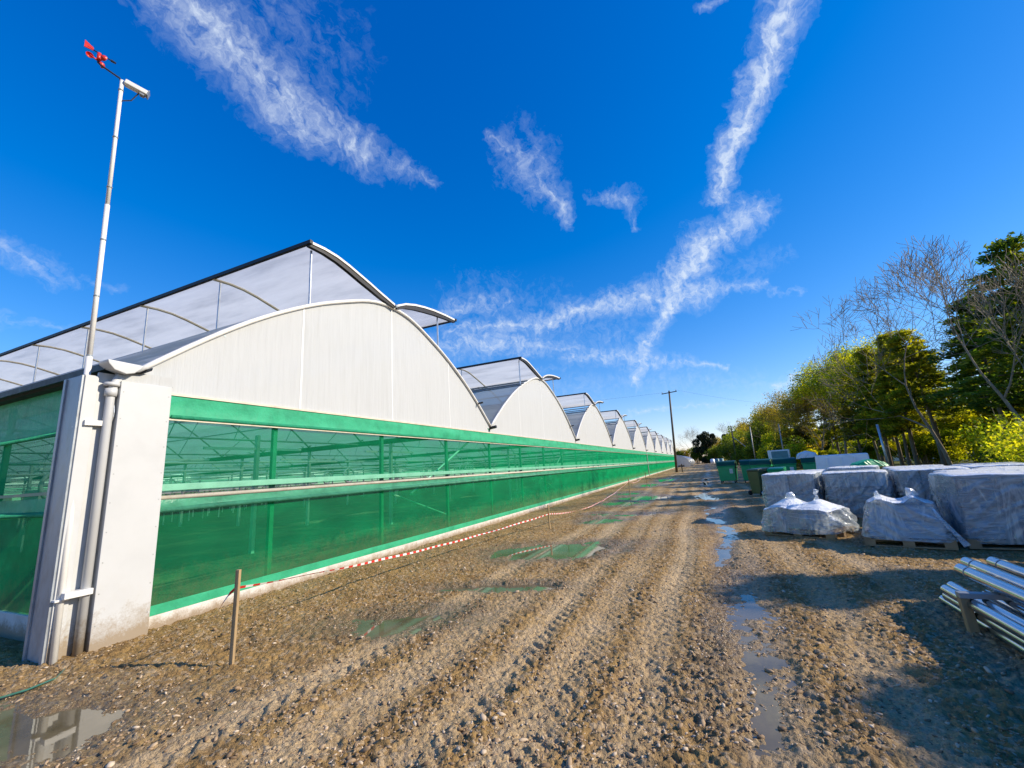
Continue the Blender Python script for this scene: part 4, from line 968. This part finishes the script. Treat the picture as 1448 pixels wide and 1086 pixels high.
# ------------------------------------------------------------------ steel pipes on a timber cradle
PG = 'bundle of galvanised steel pipes'
PI = [(8.49, 3.14, 0.392, 0.058, 'upper', 'leftmost of the three on top, with a joint ring near its end'), (8.67, 3.47, 0.392, 0.058, 'upper', 'middle one of the three on top'), (8.89, 3.52, 0.392, 0.056, 'upper', 'rightmost of the three on top'),
      (8.29, 3.00, 0.237, 0.046, 'lower', 'left end of the upper layer under the cross bar, reaching out farthest'), (8.39, 3.14, 0.237, 0.046, 'lower', 'second in the layer under the cross bar'), (8.53, 2.87, 0.237, 0.046, 'lower', 'third in the layer under the cross bar'), (8.67, 3.02, 0.237, 0.046, 'lower', 'fourth in the layer under the cross bar'),
      (8.33, 3.12, 0.148, 0.044, 'lower', 'in the middle layer behind the cradle post'), (8.47, 2.92, 0.148, 0.044, 'lower', 'second of the middle layer'), (8.61, 3.02, 0.148, 0.044, 'lower', 'third of the middle layer'),
      (8.37, 3.34, 0.060, 0.044, 'lower', 'lowest one at the left, lying near the gravel'), (8.52, 3.12, 0.060, 0.044, 'lower', 'second of the lowest layer'), (8.66, 3.17, 0.060, 0.044, 'lower', 'third of the lowest layer')]
for x, y, z, r, _, lab in PI:
    b = MB(); Ln = 5.4; n = 20
    # hollow tube
    rings = [(0, r), (-Ln, r), (-Ln, r*.9), (-.0, r*.9)]
    vs = []; fs = []
    for yy, rad in rings:
        for k in range(n): a = 2*pi*k/n; vs.append((rad*cos(a), yy, rad*sin(a)))
    for i in range(4):
        for k in range(n): fs.append((i*n+k, ((i+1) % 4)*n+k, ((i+1) % 4)*n+(k+1) % n, i*n+(k+1) % n))
    b.add(vs, fs); o = b.build('steel_pipe', M['pipe'], None, True); o.location = (x, y, z); o.rotation_euler = (0, 0, R(random.uniform(-1.0, 1.0)-1.0))
    em = o.modifiers.new('e', 'EDGE_SPLIT'); em.split_angle = R(60)
    tag(o, 'galvanised steel pipe, '+lab, 'pipe', PG)
    if r > .05:
        b = MB(); b.tube([(0, -.16, 0), (0, -.175, 0)], r*1.05, 20); b.build('joint_ring', M['galvdark'], o, True)
t = empty('pipe_cradle', (8.25, 2.55, 0)); tag(t, 'rough timber post with a dark steel cross bar holding up the pipes', 'cradle')
b = MB(); b.box(-.034, -.03, -.05, .034, .03, .284, 0, Matrix.Shear('XY', 4, (-.05, .02))); b.build('timber_post', M['wood'], t, bevel=.004)
b = MB(); b.box(-.05, -.035, .287, .72, .035, .332); b.build('cross_bar', M['greymetal'], t, bevel=.004)
b = MB(); b.box(.65, -.03, -.05, .71, .03, .284); b.build('timber_post', M['wood'], t, bevel=.004)
t = dup(t, None, (8.25, -1.6, 0), 0, 'second timber cradle at the near end of the steel pipes')

# ------------------------------------------------------------------ poles and wires
t = empty('utility_pole', (2.5, 61.9, 0)); tag(t, 'tall dark wooden utility pole with a cross arm, beside the far greenhouse wall', 'utility pole')
b = MB(); b.tube([(0, 0, -.2), (.45, 0, 11.5)], [.17, .11], 12); b.build('pole_shaft', M['polewood'], t, True)
b = MB(); Ma = Matrix.Translation((.44, -.12, 11.2)) @ Euler((0, R(-6), R(10))).to_matrix().to_4x4(); b.box(-1.05, -.05, -.06, 1.05, .05, .06, 0, Ma); b.build('cross_arm', M['polewood'], t)
for x in (-.95, .95, .1):
    b = MB(); q = Ma @ Vector((x, 0, .06)); b.tube([q, q+Vector((0, 0, .22))], [.05, .035], 8); b.build('insulator', M['greymetal'], t, True)
t = empty('stub_post', (3.35, 60.0, 0)); tag(t, 'short dark post with a cross piece at the foot of the utility pole', 'post')
b = MB(); b.box(-.06, -.05, -.1, .06, .05, 1.15); b.build('post_shaft', M['polewood'], t); b = MB(); b.box(-.45, -.07, .75, .35, -.052, .95); b.build('post_board', M['polewood'], t)
t = empty('stayed_pole', (11.9, 91, 0)); tag(t, 'far dark pole with a slanting stay wire, beyond the green bins', 'utility pole')
b = MB(); b.tube([(0, 0, -.2), (-.1, 0, 7.6)], [.15, .11], 10); b.build('pole_shaft', M['polewood'], t, True)
b = MB(); b.tube([(0, 0, 5.4), (3.4, -14, .2)], .045, 5); b.build('stay_wire', M['greymetal'], t)
for (x, y, h, lab) in ((12.3, 62, 5.4, 'thin grey post before the dark trees, left of its twin'), (13.6, 48, 4.6, 'thin grey post behind the green bins, right of its twin')):
    b = MB(); b.tube([(0, 0, -.1), (.03, 0, h)], .055, 8); o = b.build('thin_post', M['greymetal'], None, True); o.location = (x, y, 0); tag(o, lab, 'post', 'thin grey posts')
b = MB(); b.tube([(0, 0, -.1), (-.1, .05, 2.9)], .06, 8); o = b.build('steel_post', M['galv'], None, True); o.location = (15.5, 27.5, 0); tag(o, 'pale steel post standing at the hedge behind the bulk box', 'post')
def wire(a, c, sag, lab):
    b = MB(); a = Vector(a); c = Vector(c); pts = []
    for i in range(25):
        q = i/24; p = a.lerp(c, q); p.z -= sag*4*q*(1-q); pts.append(p)
    b.tube(pts, .007, 4); o = b.build('overhead_wire', M['blackp'], None); tag(o, lab, 'wire', 'overhead wires from the utility pole')
wire((2.0, 61.8, 11.3), (-45, 48, 12.5), .9, 'overhead wire running left from the utility pole above the greenhouse roofs')
wire((3.9, 61.9, 11.5), (34, 100, 10), 1.0, 'overhead wire running right from the utility pole towards the trees')

# ------------------------------------------------------------------ far things: low tunnels, containers
t = empty('polytunnel', (-1.0, 108, 0)); tag(t, 'low white polytunnel beyond the end of the greenhouse', 'polytunnel')
v = []; nn = 15; xs = np.linspace(0, 46, 12)
for yv in xs:
    for i in range(nn): a = pi*i/(nn-1); v.append((4.1*cos(a), yv, 2.9*math.sin(a)**.75))
link('tunnel_skin', np_mesh('tunnel_skin', np.array(v), grid_faces(12, nn)), M['vent'], t, True)
for yv in xs:
    b = MB(); b.tube([(4.13*cos(pi*i/14), yv, .02+2.92*math.sin(pi*i/14)**.75) for i in range(15)], .05, 5); b.build('tunnel_hoop', M['galv'], t, True)
b = MB(); b.add([(4.1*cos(pi*i/14), 0, 2.9*math.sin(pi*i/14)**.75) for i in range(15)], [tuple(range(15))]); b.build('tunnel_end', M['gable'], t)
t = empty('garden_tunnel', (31, 66, 0)); tag(t, 'pale grey low building glimpsed through the tree trunks', 'building')
b = MB(); b.add([(-9, -4, 0), (9, -4, 0), (9, 4, 0), (-9, 4, 0), (-9, -4, 2.3), (9, -4, 2.3), (9, 4, 2.3), (-9, 4, 2.3)], [(0, 1, 5, 4), (1, 2, 6, 5), (2, 3, 7, 6), (3, 0, 4, 7)]); b.build('wall', M['whiteplastic'], t)
b = MB(); b.add([(-9.3, -4.3, 2.25), (9.3, -4.3, 2.25), (9.3, 0, 3.6), (-9.3, 0, 3.6), (-9.3, 4.3, 2.25), (9.3, 4.3, 2.25)], [(0, 1, 2, 3), (3, 2, 5, 4), (0, 3, 4), (1, 5, 2)]); b.build('roof', M['galv'], t)
for x, y, c, lab in ((8.4, 150, 'whiteplastic', 'white drum standing at the far end of the track'), (9.7, 148, 'tealface', 'teal drum beside the white one at the far end of the track'), (10.9, 147, 'tealface', 'teal drum to the right at the far end of the track')):
    b = MB(); b.tube([(0, 0, 0), (0, 0, .1), (0, 0, .55), (0, 0, .6), (0, 0, .65), (0, 0, 1.25), (0, 0, 1.3), (0, 0, 1.45)], [.62, .66, .66, .70, .66, .66, .6, .5], 14)
    o = b.build('storage_drum', M[c], None, True); o.location = (x, y, 0); tag(o, lab, 'drum', 'drums at the far end of the track')

# ------------------------------------------------------------------ trees
def quads(C, size, rng, flat=0.0, elong=1.0, tone=None, dirs=None):
    n = len(C); nrm = rng.normal(0, 1, (n, 3)); nrm[:, 2] += flat*2; nrm /= np.linalg.norm(nrm, axis=1)[:, None]
    a = rng.normal(0, 1, (n, 3)) if dirs is None else dirs+rng.normal(0, .25, (n, 3))
    a -= nrm*np.sum(a*nrm, 1)[:, None]; a /= np.linalg.norm(a, axis=1)[:, None]+1e-9; b = np.cross(nrm, a)
    s = (size*rng.uniform(.6, 1.3, n))[:, None]
    V = np.stack([C-a*s*elong, C-b*s*.55, C+a*s*elong, C+b*s*.55], 1).reshape(-1, 3)
    F = np.arange(n*4).reshape(-1, 4)
    return V, F, np.repeat(np.clip(tone if tone is not None else rng.uniform(0, 1, n), 0, 1), 4)
def leaf_obj(name, V, F, T, mat, parent):
    me = np_mesh(name, V, F); a = me.attributes.new('tone', 'FLOAT', 'POINT'); a.data.foreach_set('value', T.astype(np.float32)); return link(name, me, mat, parent)
MINR = .0105
def branch(rn, mb, p, d, ln, r, lev, maxlev, tips, up=.25, spread=.75, kids=(3, 4), wig=.22):
    n = 4 if lev < 2 else 3; pts = [p]; rs = [r]; q = p.copy(); dd = d.copy()
    for i in range(n):
        dd = (dd+Vector((rn.gauss(0, wig), rn.gauss(0, wig), rn.gauss(0, wig)+up*.22))).normalized(); q = q+dd*ln/n; pts.append(q.copy()); rs.append(r*(1-.62*(i+1)/n))
    rs = [max(v, MINR) for v in rs]
    mb.tube(pts, rs, 7 if lev == 0 else (5 if lev == 1 else 3), cap=False)
    if lev >= maxlev: tips.append((pts[-1], dd)); tips.append((pts[-2], dd)); return
    for k in range(rn.randint(*kids)):
        i = min(n, max(1, int(round((.35+.65*(k+1)/(kids[1]))*n)))) ; base = pts[i]
        az = rn.uniform(0, 2*pi); side = dd.orthogonal(); side.rotate(Matrix.Rotation(az, 3, dd))
        nd = (dd*(1-spread*.5)+side*spread*rn.uniform(.6, 1.1)+Vector((0, 0, up*.5))).normalized()
        branch(rn, mb, base, nd, ln*rn.uniform(.55, .8), rs[i]*rn.uniform(.6, .8), lev+1, maxlev, tips, up, spread, kids, wig)
    branch(rn, mb, pts[-1], dd, ln*.6, rs[-1]*.95, lev+1, maxlev, tips, up, spread, kids, wig)
def bare_tree(seed, h, label, name='bare_tree', maxlev=4, r=.16, mat='palebark', leaves=None, nleaf=0, spread=.7, lean=(0, 0), kids=(3, 4)):
    rn = random.Random(seed); t = empty(name); mb = MB(); tips = []
    z = .42*h
    d = Vector((lean[0], lean[1], 1)).normalized()
    branch(rn, mb, Vector((0, 0, -.1)), d, z, r, 0, maxlev, tips, .3, spread, kids, .10)
    mz = max(v[2] for v in mb.v); s = h/mz; mb.v = [(x*s, y*s, zz*s) for x, y, zz in mb.v]
    mb.build('trunk', M[mat], t, True)
    if leaves:
        rng = np.random.default_rng(seed); T = np.array([tp[0][:] for tp in tips])*s
        C = T[rng.integers(0, len(T), nleaf)]+rng.normal(0, .30, (nleaf, 3)); C = C[C[:, 2] > .1*h]
        V, F, tt = quads(C, .078, rng, 0, 1.0, np.clip(.5+.5*fbm(C[:, 0]*.8+C[:, 2], C[:, 1]*.8+C[:, 2]*.5, seed, 2)+rng.normal(0, .18, len(C)), 0, 1)); leaf_obj('crown', V, F, tt, M[leaves], t)
    tag(t, label, 'tree'); return t
def pine_tree(seed, h, label, R0=2.6, mat='pine', dens=1.0, z0=.18, name='pine_tree', lean=0.0, droop=.18):
    rng = np.random.default_rng(seed); t = empty(name); tr = MB()
    pts = [(lean*(i/6)**1.5*h*.1+rng.normal(0, .04)*i/6, rng.normal(0, .05)*i/6, h*.97*i/6-.1*(i == 0)) for i in range(7)]
    tr.tube(pts, [max(.018, .0145*h*(1-i/6.3)) for i in range(7)], 8, False)
    CC_, DD_, TT_ = [], [], []
    P = np.array(pts)
    nb = int(64*dens)
    for i in range(nb):
        q = z0+(1-z0)*(i+rng.uniform(0, 1))/nb; z = h*q*.97
        c = np.array([np.interp(z, P[:, 2], P[:, 0]), np.interp(z, P[:, 2], P[:, 1]), z])
        ln = R0*(1-q)**.62*rng.uniform(.55, 1.15)+.25; az = i*2.4+rng.normal(0, .3)
        d = np.array([cos(az), sin(az), 0]); m = 7; bp = []
        tone0 = np.clip(rng.normal(.42, .2), 0, 1)
        for j in range(m+1):
            s = j/m; bp.append(c+d*ln*s+np.array([0, 0, ln*(.22*s-droop*2.2*s*s+.10*s**3)]))
        tr.tube(bp, [max(.006, .018*ln*(1-j/(m+1))) for j in range(m+1)], 4, False)
        bp = np.array(bp); side = np.array([-d[1], d[0], 0])
        nclump = int(7*ln/1.5+4)
        for k in range(nclump):
            s = rng.uniform(.18, 1.0)**.7; x = np.array([np.interp(s, np.linspace(0, 1, m+1), bp[:, a]) for a in range(3)])
            wdt = .34*ln*(1-s*.75)+.1
            x = x+side*rng.uniform(-1, 1)*wdt+np.array([0, 0, rng.normal(.03, .06)])
            nn = 24; CC_.append(x+rng.normal(0, 1, (nn, 3))*np.array([.19, .19, .07])); 
            DD_.append(np.tile(d*.8+side*rng.uniform(-.6, .6)+np.array([0, 0, .25]), (nn, 1))); TT_.append(np.clip(tone0+.22*(s-.5)+rng.normal(0, .13, nn), 0, 1))
    C = np.vstack(CC_); D = np.vstack(DD_); T = np.concatenate(TT_)
    V, F, tt = quads(C, .085, rng, .7, 1.7, T, D)
    tr.build('trunk', M['bark'], t, True); leaf_obj('crown', V, F, tt, M[mat], t); tag(t, label, 'tree'); return t
def bush(seed, rx, ry, h, label, mat='spring', n=5000, size=.085, name='bush', cat='bush', zb=.0):
    rng = np.random.default_rng(seed); t = empty(name); st = MB()
    k = 16; cs = np.stack([rng.uniform(-.75, .75, k)*rx, rng.uniform(-.75, .75, k)*ry, zb*h+rng.uniform(.25, .8, k)*h*(1-zb)], 1); rs = rng.uniform(.16, .36, k)*min(h, rx*1.3)
    for c, r in zip(cs, rs): 
        st.tube([(c[0]*.35, c[1]*.35, -.05), (c[0]*.7, c[1]*.7, c[2]*.5), (c[0], c[1], c[2]), (c[0]*1.1+rng.normal(0, .1), c[1]*1.1, c[2]+r*rng.uniform(.7, 1.25))], [.03*h**.5, .022*h**.5, .012, .004], 4, False)
    ii = rng.integers(0, k, n); v = rng.normal(0, 1, (n, 3)); v /= np.linalg.norm(v, axis=1)[:, None]
    C = cs[ii]+v*(rs[ii]*rng.uniform(.35, 1.12, n)**.6)[:, None]*np.array([1.15, 1.15, .9]); ok = C[:, 2] > .05; C = C[ok]; ii = ii[ok]
    tone = np.clip(.45+.25*rng.normal(0, 1, k)[ii]+rng.normal(0, .2, len(C)), 0, 1)
    V, F, tt = quads(C, size, rng, .4, 1.0, tone); st.build('stems', M['twig'], t); leaf_obj('foliage', V, F, tt, M[mat], t); tag(t, label, cat); return t
def put(t, x, y, rz=0, s=1.0): t.location = (x, y, 0); t.rotation_euler = (0, 0, rz); t.scale = (s, s, s); return t
TG = 'trees along the right side of the yard'
def T_(t, x, y, rz=0, s=1.0): put(t, x, y, rz, s); t['group'] = TG; return t
# tall bare trees
T_(bare_tree(3, 13.6, 'tall leafless tree, the highest bare crown, just left of the dark pines', r=.125, maxlev=5, spread=.62, kids=(3, 3)), 17.3, 19.2, 2.6, .765)
T_(bare_tree(8, 13.4, 'leafless tree leaning left, its bare fan of twigs lower than the highest one', r=.115, maxlev=5, spread=.72, lean=(-.05, 0), kids=(3, 3)), 18.4, 28.2, 2.0, .90)
T_(bare_tree(15, 11.8, 'pale leafless tree with upright twigs above the yellow-green trees', r=.13, maxlev=4, spread=.55), 20.0, 49.5, .4)
T_(bare_tree(17, 10.4, 'slender leafless sapling left of the pale upright one', r=.10, maxlev=4, spread=.5), 19.5, 55, .9)
# pines at the right edge and dark conifers
pA = T_(pine_tree(21, 10.6, 'big dark pine at the right edge with a two-pointed top', 3.2, 'pine', .85, .30), 19.8, 22.3, .3)
pB = T_(pine_tree(22, 9.0, 'dark pine behind the big one, its layered branches reaching left', 2.9, 'pine', .62, .36), 19.6, 25.6, 1.4)
T_(dup(pA, None, None, None, None), 22.5, 19.6, 2.4, 1.02)['label'] = 'dark pine cut by the right edge of the picture'
pC = T_(pine_tree(23, 8.6, 'yellow-green pine with a crooked bare trunk below its layered crown', 2.4, 'glow', .6, .42, lean=-.6), 18.6, 29.6, .5)
pD = T_(pine_tree(24, 8.4, 'yellow-green pine between the bare trees, open crown', 1.9, 'glow', .45, .38, lean=-.4), 21.0, 35.6, .2)
pE = T_(pine_tree(25, 8.8, 'dark green pine left of the bare trees, with a long low bough', 2.6, 'pine', .8, .30), 19.4, 37.8, 2.2)
T_(dup(pD, None, None, None, None), 18.4, 33.6, 3.0, .93)['label'] = 'small olive pine in front of the leaning bare tree'
T_(dup(pE, None, None, None, None), 20.5, 45.0, 4.0, .95)['label'] = 'dark pine with spreading boughs behind the yellow-green trees'
# yellow-green spring trees
sA = T_(bare_tree(31, 10.2, 'yellow-green budding tree with a pointed top, first left of the dark pines', 'budding_tree', 4, .13, 'palebark', 'spring', 17000, .6), 18.0, 45.5, .2)
sB = T_(bare_tree(32, 10.0, 'ochre budding tree with a slim upright crown', 'budding_tree', 4, .12, 'palebark', 'ochre', 15000, .55), 18.6, 57.0, 1.1)
T_(dup(sB, None, None, None, None), 17.5, 73, 3.3, .95)['label'] = 'ochre budding tree where the tree line starts to drop'
T_(dup(sB, None, None, None, None), 17.4, 51, 5.2, .85)['label'] = 'ochre-green tree before the pale leafless tree'
lA = T_(pine_tree(91, 9.4, 'slim yellow-green larch left of the leaning bare tree, airy pointed crown', 1.7, 'glow', .75, .26), 18.6, 33.0, .4)
lB = T_(pine_tree(92, 9.0, 'slim olive larch behind the dark pine with a long low bough', 1.6, 'larch', .7, .30), 19.6, 40.4, 1.4)
T_(dup(lA), 22.0, 30.8, 2.9, 1.05)['label'] = 'slim yellow-green larch behind the crooked trunk, sun in its needles'
T_(dup(lB), 18.6, 43.4, 4.0, .95)['label'] = 'slim olive larch right of the pointed budding tree'
T_(dup(lA), 19.2, 52.5, 5.0, 1.08)['label'] = 'slim yellow-green larch left of the pale upright bare tree'
T_(dup(lB), 18.4, 61.0, 1.0, 1.05)['label'] = 'slim olive larch behind the ochre budding tree'
T_(dup(lA), 18.0, 69.0, 2.0, 1.0)['label'] = 'slim yellow-green larch farthest down the tree line'
T_(dup(lA), 18.5, 37.0, .9, 1.0)['label'] = 'slim yellow-green larch before the dark pine with a long low bough'
T_(dup(sA), 20.6, 46.2, 3.6, 1.03)['label'] = 'tall yellow-green budding tree behind the slim olive larch'
T_(dup(lA), 21.8, 27.2, 5.6, 1.0)['label'] = 'slim yellow-green larch between the two dark pines'
T_(dup(sA), 20.2, 40.2, 2.4, .98)['label'] = 'yellow-green budding tree above the last green bin'
# big rounded trees down the track
def crown_tree(seed, h, rx, label, mat, n=9000, size=.16):
    rn = random.Random(seed); t = empty('round_tree'); mb = MB(); tips = []
    branch(rn, mb, Vector((0, 0, -.1)), Vector((0, 0, 1)), .4*h, .022*h, 0, 3, tips, .2, .8, (3, 4), .12)
    mz = max(v[2] for v in mb.v); s = h*.95/mz; mb.v = [(x*s, y*s, z*s) for x, y, z in mb.v]; mb.build('trunk', M['bark'], t, True)
    rng = np.random.default_rng(seed); k = 34
    cs = np.stack([rng.normal(0, .42, k)*rx, rng.normal(0, .42, k)*rx, rng.uniform(.25, .88, k)*h], 1); rs = rng.uniform(.12, .26, k)*rx*1.3
    sh = np.clip(1-((cs[:, 2]/h-.5)/.62)**2, .2, 1); cs[:, :2] *= sh[:, None]; cs[:8, 2] = rng.uniform(.06, .25, 8)*h
    ii = rng.integers(0, k, n); v = rng.normal(0, 1, (n, 3)); v /= np.linalg.norm(v, axis=1)[:, None]
    C = cs[ii]+v*(rs[ii]*rng.uniform(.3, 1.25, n)**.6)[:, None]
    C[:, 2] = np.minimum(C[:, 2], h*1.02)
    V, F, tt = quads(C, size, rng, .2, 1.0, np.clip(.45+.22*rng.normal(0, 1, k)[ii]+rng.normal(0, .2, n), 0, 1)); leaf_obj('crown', V, F, tt, M[mat], t); tag(t, label, 'tree'); return t
rA = T_(crown_tree(41, 10.0, 5.0, 'big rounded olive-brown tree where the tree line bends away', 'ochre', 15000, .14), 17.5, 95, 0)
rB = T_(crown_tree(42, 9.4, 4.6, 'rounded green-brown tree in the middle of the far tree line', 'hedge', 13000, .14), 16.5, 80, 0)
rC = T_(crown_tree(43, 11.5, 4.2, 'dense dark green tree beyond the far end of the track', 'fardark', 26000, .24), 7.5, 172, 0)
T_(dup(rA, None, None, None, None), 17.5, 118, 2.0, 1.08)['label'] = 'olive-brown tree behind the bend of the far tree line'
T_(dup(rB, None, None, None, None), 18.5, 140, 3.0, 1.2)['label'] = 'green-brown tree at the left end of the right-hand tree line'
T_(dup(rC, None, None, None, None), 15.5, 165, 1.0, .9)['label'] = 'dark tree just right of the dense dark green one'
for i, (x, y, s, lab) in enumerate(((-6, 178, .72, 'low brown tree behind the polytunnel, farthest left'), (-.5, 182, .62, 'low brown tree behind the polytunnel, next to the dense dark tree'), (12, 205, 1.1, 'bare-topped far tree showing above the dense dark tree'))):
    T_(dup(rA, None, None, None, None), x, y, i*1.7, s)['label'] = lab
T_(bare_tree(51, 15.5, 'misty leafless tree at the far left of the distant trees', r=.22, maxlev=4, spread=.7), 2.0, 190, .3)
T_(dup(bpy.data.objects['bare_tree.004'], None, None, None, None), 17.0, 190, 2.3, 1.05)['label'] = 'misty leafless tree right of the dense dark tree'
# hedge bushes
BG = 'bushes along the right side of the yard'
bA = bush(61, 1.9, 1.5, 2.3, 'x', 'spring', 11000, .062); bB = bush(62, 2.1, 1.6, 2.7, 'x', 'hedge', 7000); bC = bush(63, 1.7, 1.5, 2.0, 'x', 'spring', 10000, .066)
spots = [(bA, 15.6, 15.2, 0, 1.0, 'bright yellow-green bush behind the wrapped block at the right edge'), (bC, 17.6, 17.6, 1, 1.15, 'yellow-green bush with long shoots under the dark pines'),
         (bA, 18.4, 21.4, 3, 1.15, 'yellow-green bush between two dark pines'), (bC, 16.0, 24.2, 4, 1.1, 'yellow-green bush left of the crooked trunk, above the pallets'),
         (bA, 17.2, 27.2, 5, 1.0, 'yellow-green bush just right of the pale steel post'), (bC, 15.8, 30.6, 1.5, 1.05, 'yellow-green bush above the white bulk box'),
         (bA, 16.8, 35.2, 2.5, 1.1, 'yellow-green bush left of the white bulk box'), (bB, 15.8, 41, 3.5, 1.1, 'dark green bush behind the last green bin'), (bA, 17.6, 46.5, 4.5, 1.3, 'yellow-green bush below the pointed budding tree'),
         (bC, 15.8, 51, 5.5, 1.3, 'yellow-green bush behind the teal-faced tub'), (bB, 16.4, 60, .8, 1.35, 'dark bush behind the thin grey posts'), (bA, 15.4, 67, 1.8, 1.3, 'low bright bush behind the leftmost green bins'),
         (bB, 14.6, 76, 2.8, 1.4, 'dark bush left of the thin posts'), (bB, 14.6, 88, 3.8, 1.5, 'dark bush behind the stayed pole'), (bB, 14.6, 104, 4.8, 1.7, 'dark bush far down the track on the right'),
         (bB, 13.8, 122, 5.8, 1.9, 'dark bush near the far drums'), (bC, 20.4, 16.2, .3, 1.3, 'yellow-green bush behind the pine at the right edge'), (bA, 14.4, 12.2, .3, .85, 'yellow-green bush next to the farthest right wrapped block')]
spots += [(bB, 15.9, 14.0+2.9, 1.0, .62, 'small dark bush behind the farthest wrapped block'), (bB, 17.0, 16.9, 2.2, .55, 'small dark bush under the bare tree trunk at the right')]
spots += [(bC, 17.4, 50.5, 3.1, .9, 'small yellow-green bush behind the white sack'), (bA, 16.2, 53.0, 4.0, .85, 'small bright bush behind the pale tub')]
used = set()
for p, x, y, a, s, lab in spots:
    if 17 < y < 50: q = 5.5; y += q*(y+2.66)/(x-6.36); x += q; s *= 1.3
    if p.name not in used: used.add(p.name); o = p
    else: o = dup(p)
    put(o, x, y, a, s); o['label'] = lab; o['group'] = BG
# taller shrubs that close the gaps under the crowns
tA = bush(71, 2.3, 1.9, 4.4, 'x', 'spring', 12000, .10, 'tall_shrub', 'shrub'); tB = bush(72, 2.4, 2.0, 4.8, 'x', 'ochre', 11000, .10, 'tall_shrub', 'shrub'); tC = bush(73, 2.6, 2.0, 4.2, 'x', 'hedge', 11000, .11, 'tall_shrub', 'shrub')
used = set()
for p, x, y, a, s_, lab in [(tA, 19.6, 24.6, 0, .9, 'tall yellow-green shrub between the big pine and the crooked trunk'), (tA, 20.4, 29.6, 1, .95, 'tall yellow-green shrub behind the crooked trunk'),
        (tC, 19.6, 34.2, 2, .95, 'tall green shrub beneath the open olive-brown pine'), (tA, 18.8, 41.6, 3, 1.0, 'tall yellow-green shrub beneath the dark pine with a long bough'),
        (tB, 18.2, 48.2, 4, 1.05, 'tall ochre shrub beside the pointed budding tree'), (tA, 18.0, 54.5, 5, 1.1, 'tall yellow-green shrub between the two ochre budding trees'),
        (tB, 17.6, 61.5, .6, 1.15, 'tall ochre shrub behind the thin grey posts'), (tA, 16.8, 69.5, 1.6, 1.15, 'tall yellow-green shrub where the tree line starts to drop'),
        (tC, 16.2, 79, 2.6, 1.4, 'tall green shrub below the rounded green-brown tree'), (tB, 16.2, 90, 3.6, 1.5, 'tall ochre shrub below the big rounded olive-brown tree'),
        (tC, 15.6, 103, 4.6, 1.7, 'tall green shrub at the bend of the far tree line'), (tC, 15.6, 128, 5.6, 1.9, 'tall dark shrub behind the far drums'),
        (tC, 4.0, 176, 1.0, 1.6, 'tall dark shrub at the far end of the track, left'), (tC, 9.5, 168, 2.0, 1.4, 'tall dark shrub at the far end of the track, right'),
        (tC, -4, 172, 3.0, 1.3, 'tall dark shrub behind the low polytunnel')]:
    if y < 60: q = 5.5; y += q*(y+2.66)/(x-6.36); x += q; s_ *= 1.22
    if p.name not in used: used.add(p.name); o = p
    else: o = dup(p)
    put(o, x, y, a, s_); o['label'] = lab; o['group'] = 'tall shrubs under the trees'
# slender trees just past the right edge of the picture that throw the shade across the track
sl = T_(pine_tree(81, 6.9, 'slender olive pine past the right edge, opposite the steel pipes', 1.25, 'larch', .45, .60), 17.6, 4.0, 1.0, .90)
T_(dup(sl), 17.6, 6.7, 2.0, .98)['label'] = 'slender olive pine past the right edge, opposite the big wrapped block'
T_(dup(sl), 15.4, 3.0, 3.0, .72)['label'] = 'small slender olive pine past the right edge, nearest the camera'
# more of the same tree belt, farther east beyond the right edge of the picture
for p, x, y, a, s_, lab in ((pA, 50.0, 9, 1.0, 1.0, 'dark pine far to the right of the yard, past the pipes'), (pC, 52.0, 15, 2.0, 1.1, 'olive pine far to the right of the yard'), (pE, 49.0, 22, 3.0, 1.1, 'dark green pine far to the right, behind the yellow shrubs'),
        (sA, 51.0, 3, 4.0, .9, 'yellow-green budding tree far to the right, nearest the camera side'), (pD, 49.0, -4, 5.0, 1.1, 'olive-brown pine at the far right end of the belt'), (sB, 50.0, 29, .3, 1.0, 'ochre budding tree far to the right of the dark pines')):
    o = T_(dup(p, None, None, None, None), x, y, a, s_); o['label'] = lab
for p, x, y, a, s_, lab in ((tA, 47.0, 12, 0, 1.0, 'tall yellow-green shrub far to the right, before the dark pine'), (tC, 48.0, 6, 1, 1.1, 'tall green shrub far to the right, before the olive pine'), (tB, 47.0, 18, 2, 1.1, 'tall ochre shrub far to the right of the yard'),
        (tA, 47.0, 0, 3, 1.0, 'tall yellow-green shrub at the far right end of the belt'), (tC, 46.5, 25, 4, 1.2, 'tall green shrub far to the right, behind the cut-off pine')):
    o = dup(p); put(o, x, y, a, s_); o['label'] = lab; o['group'] = 'tall shrubs under the trees'
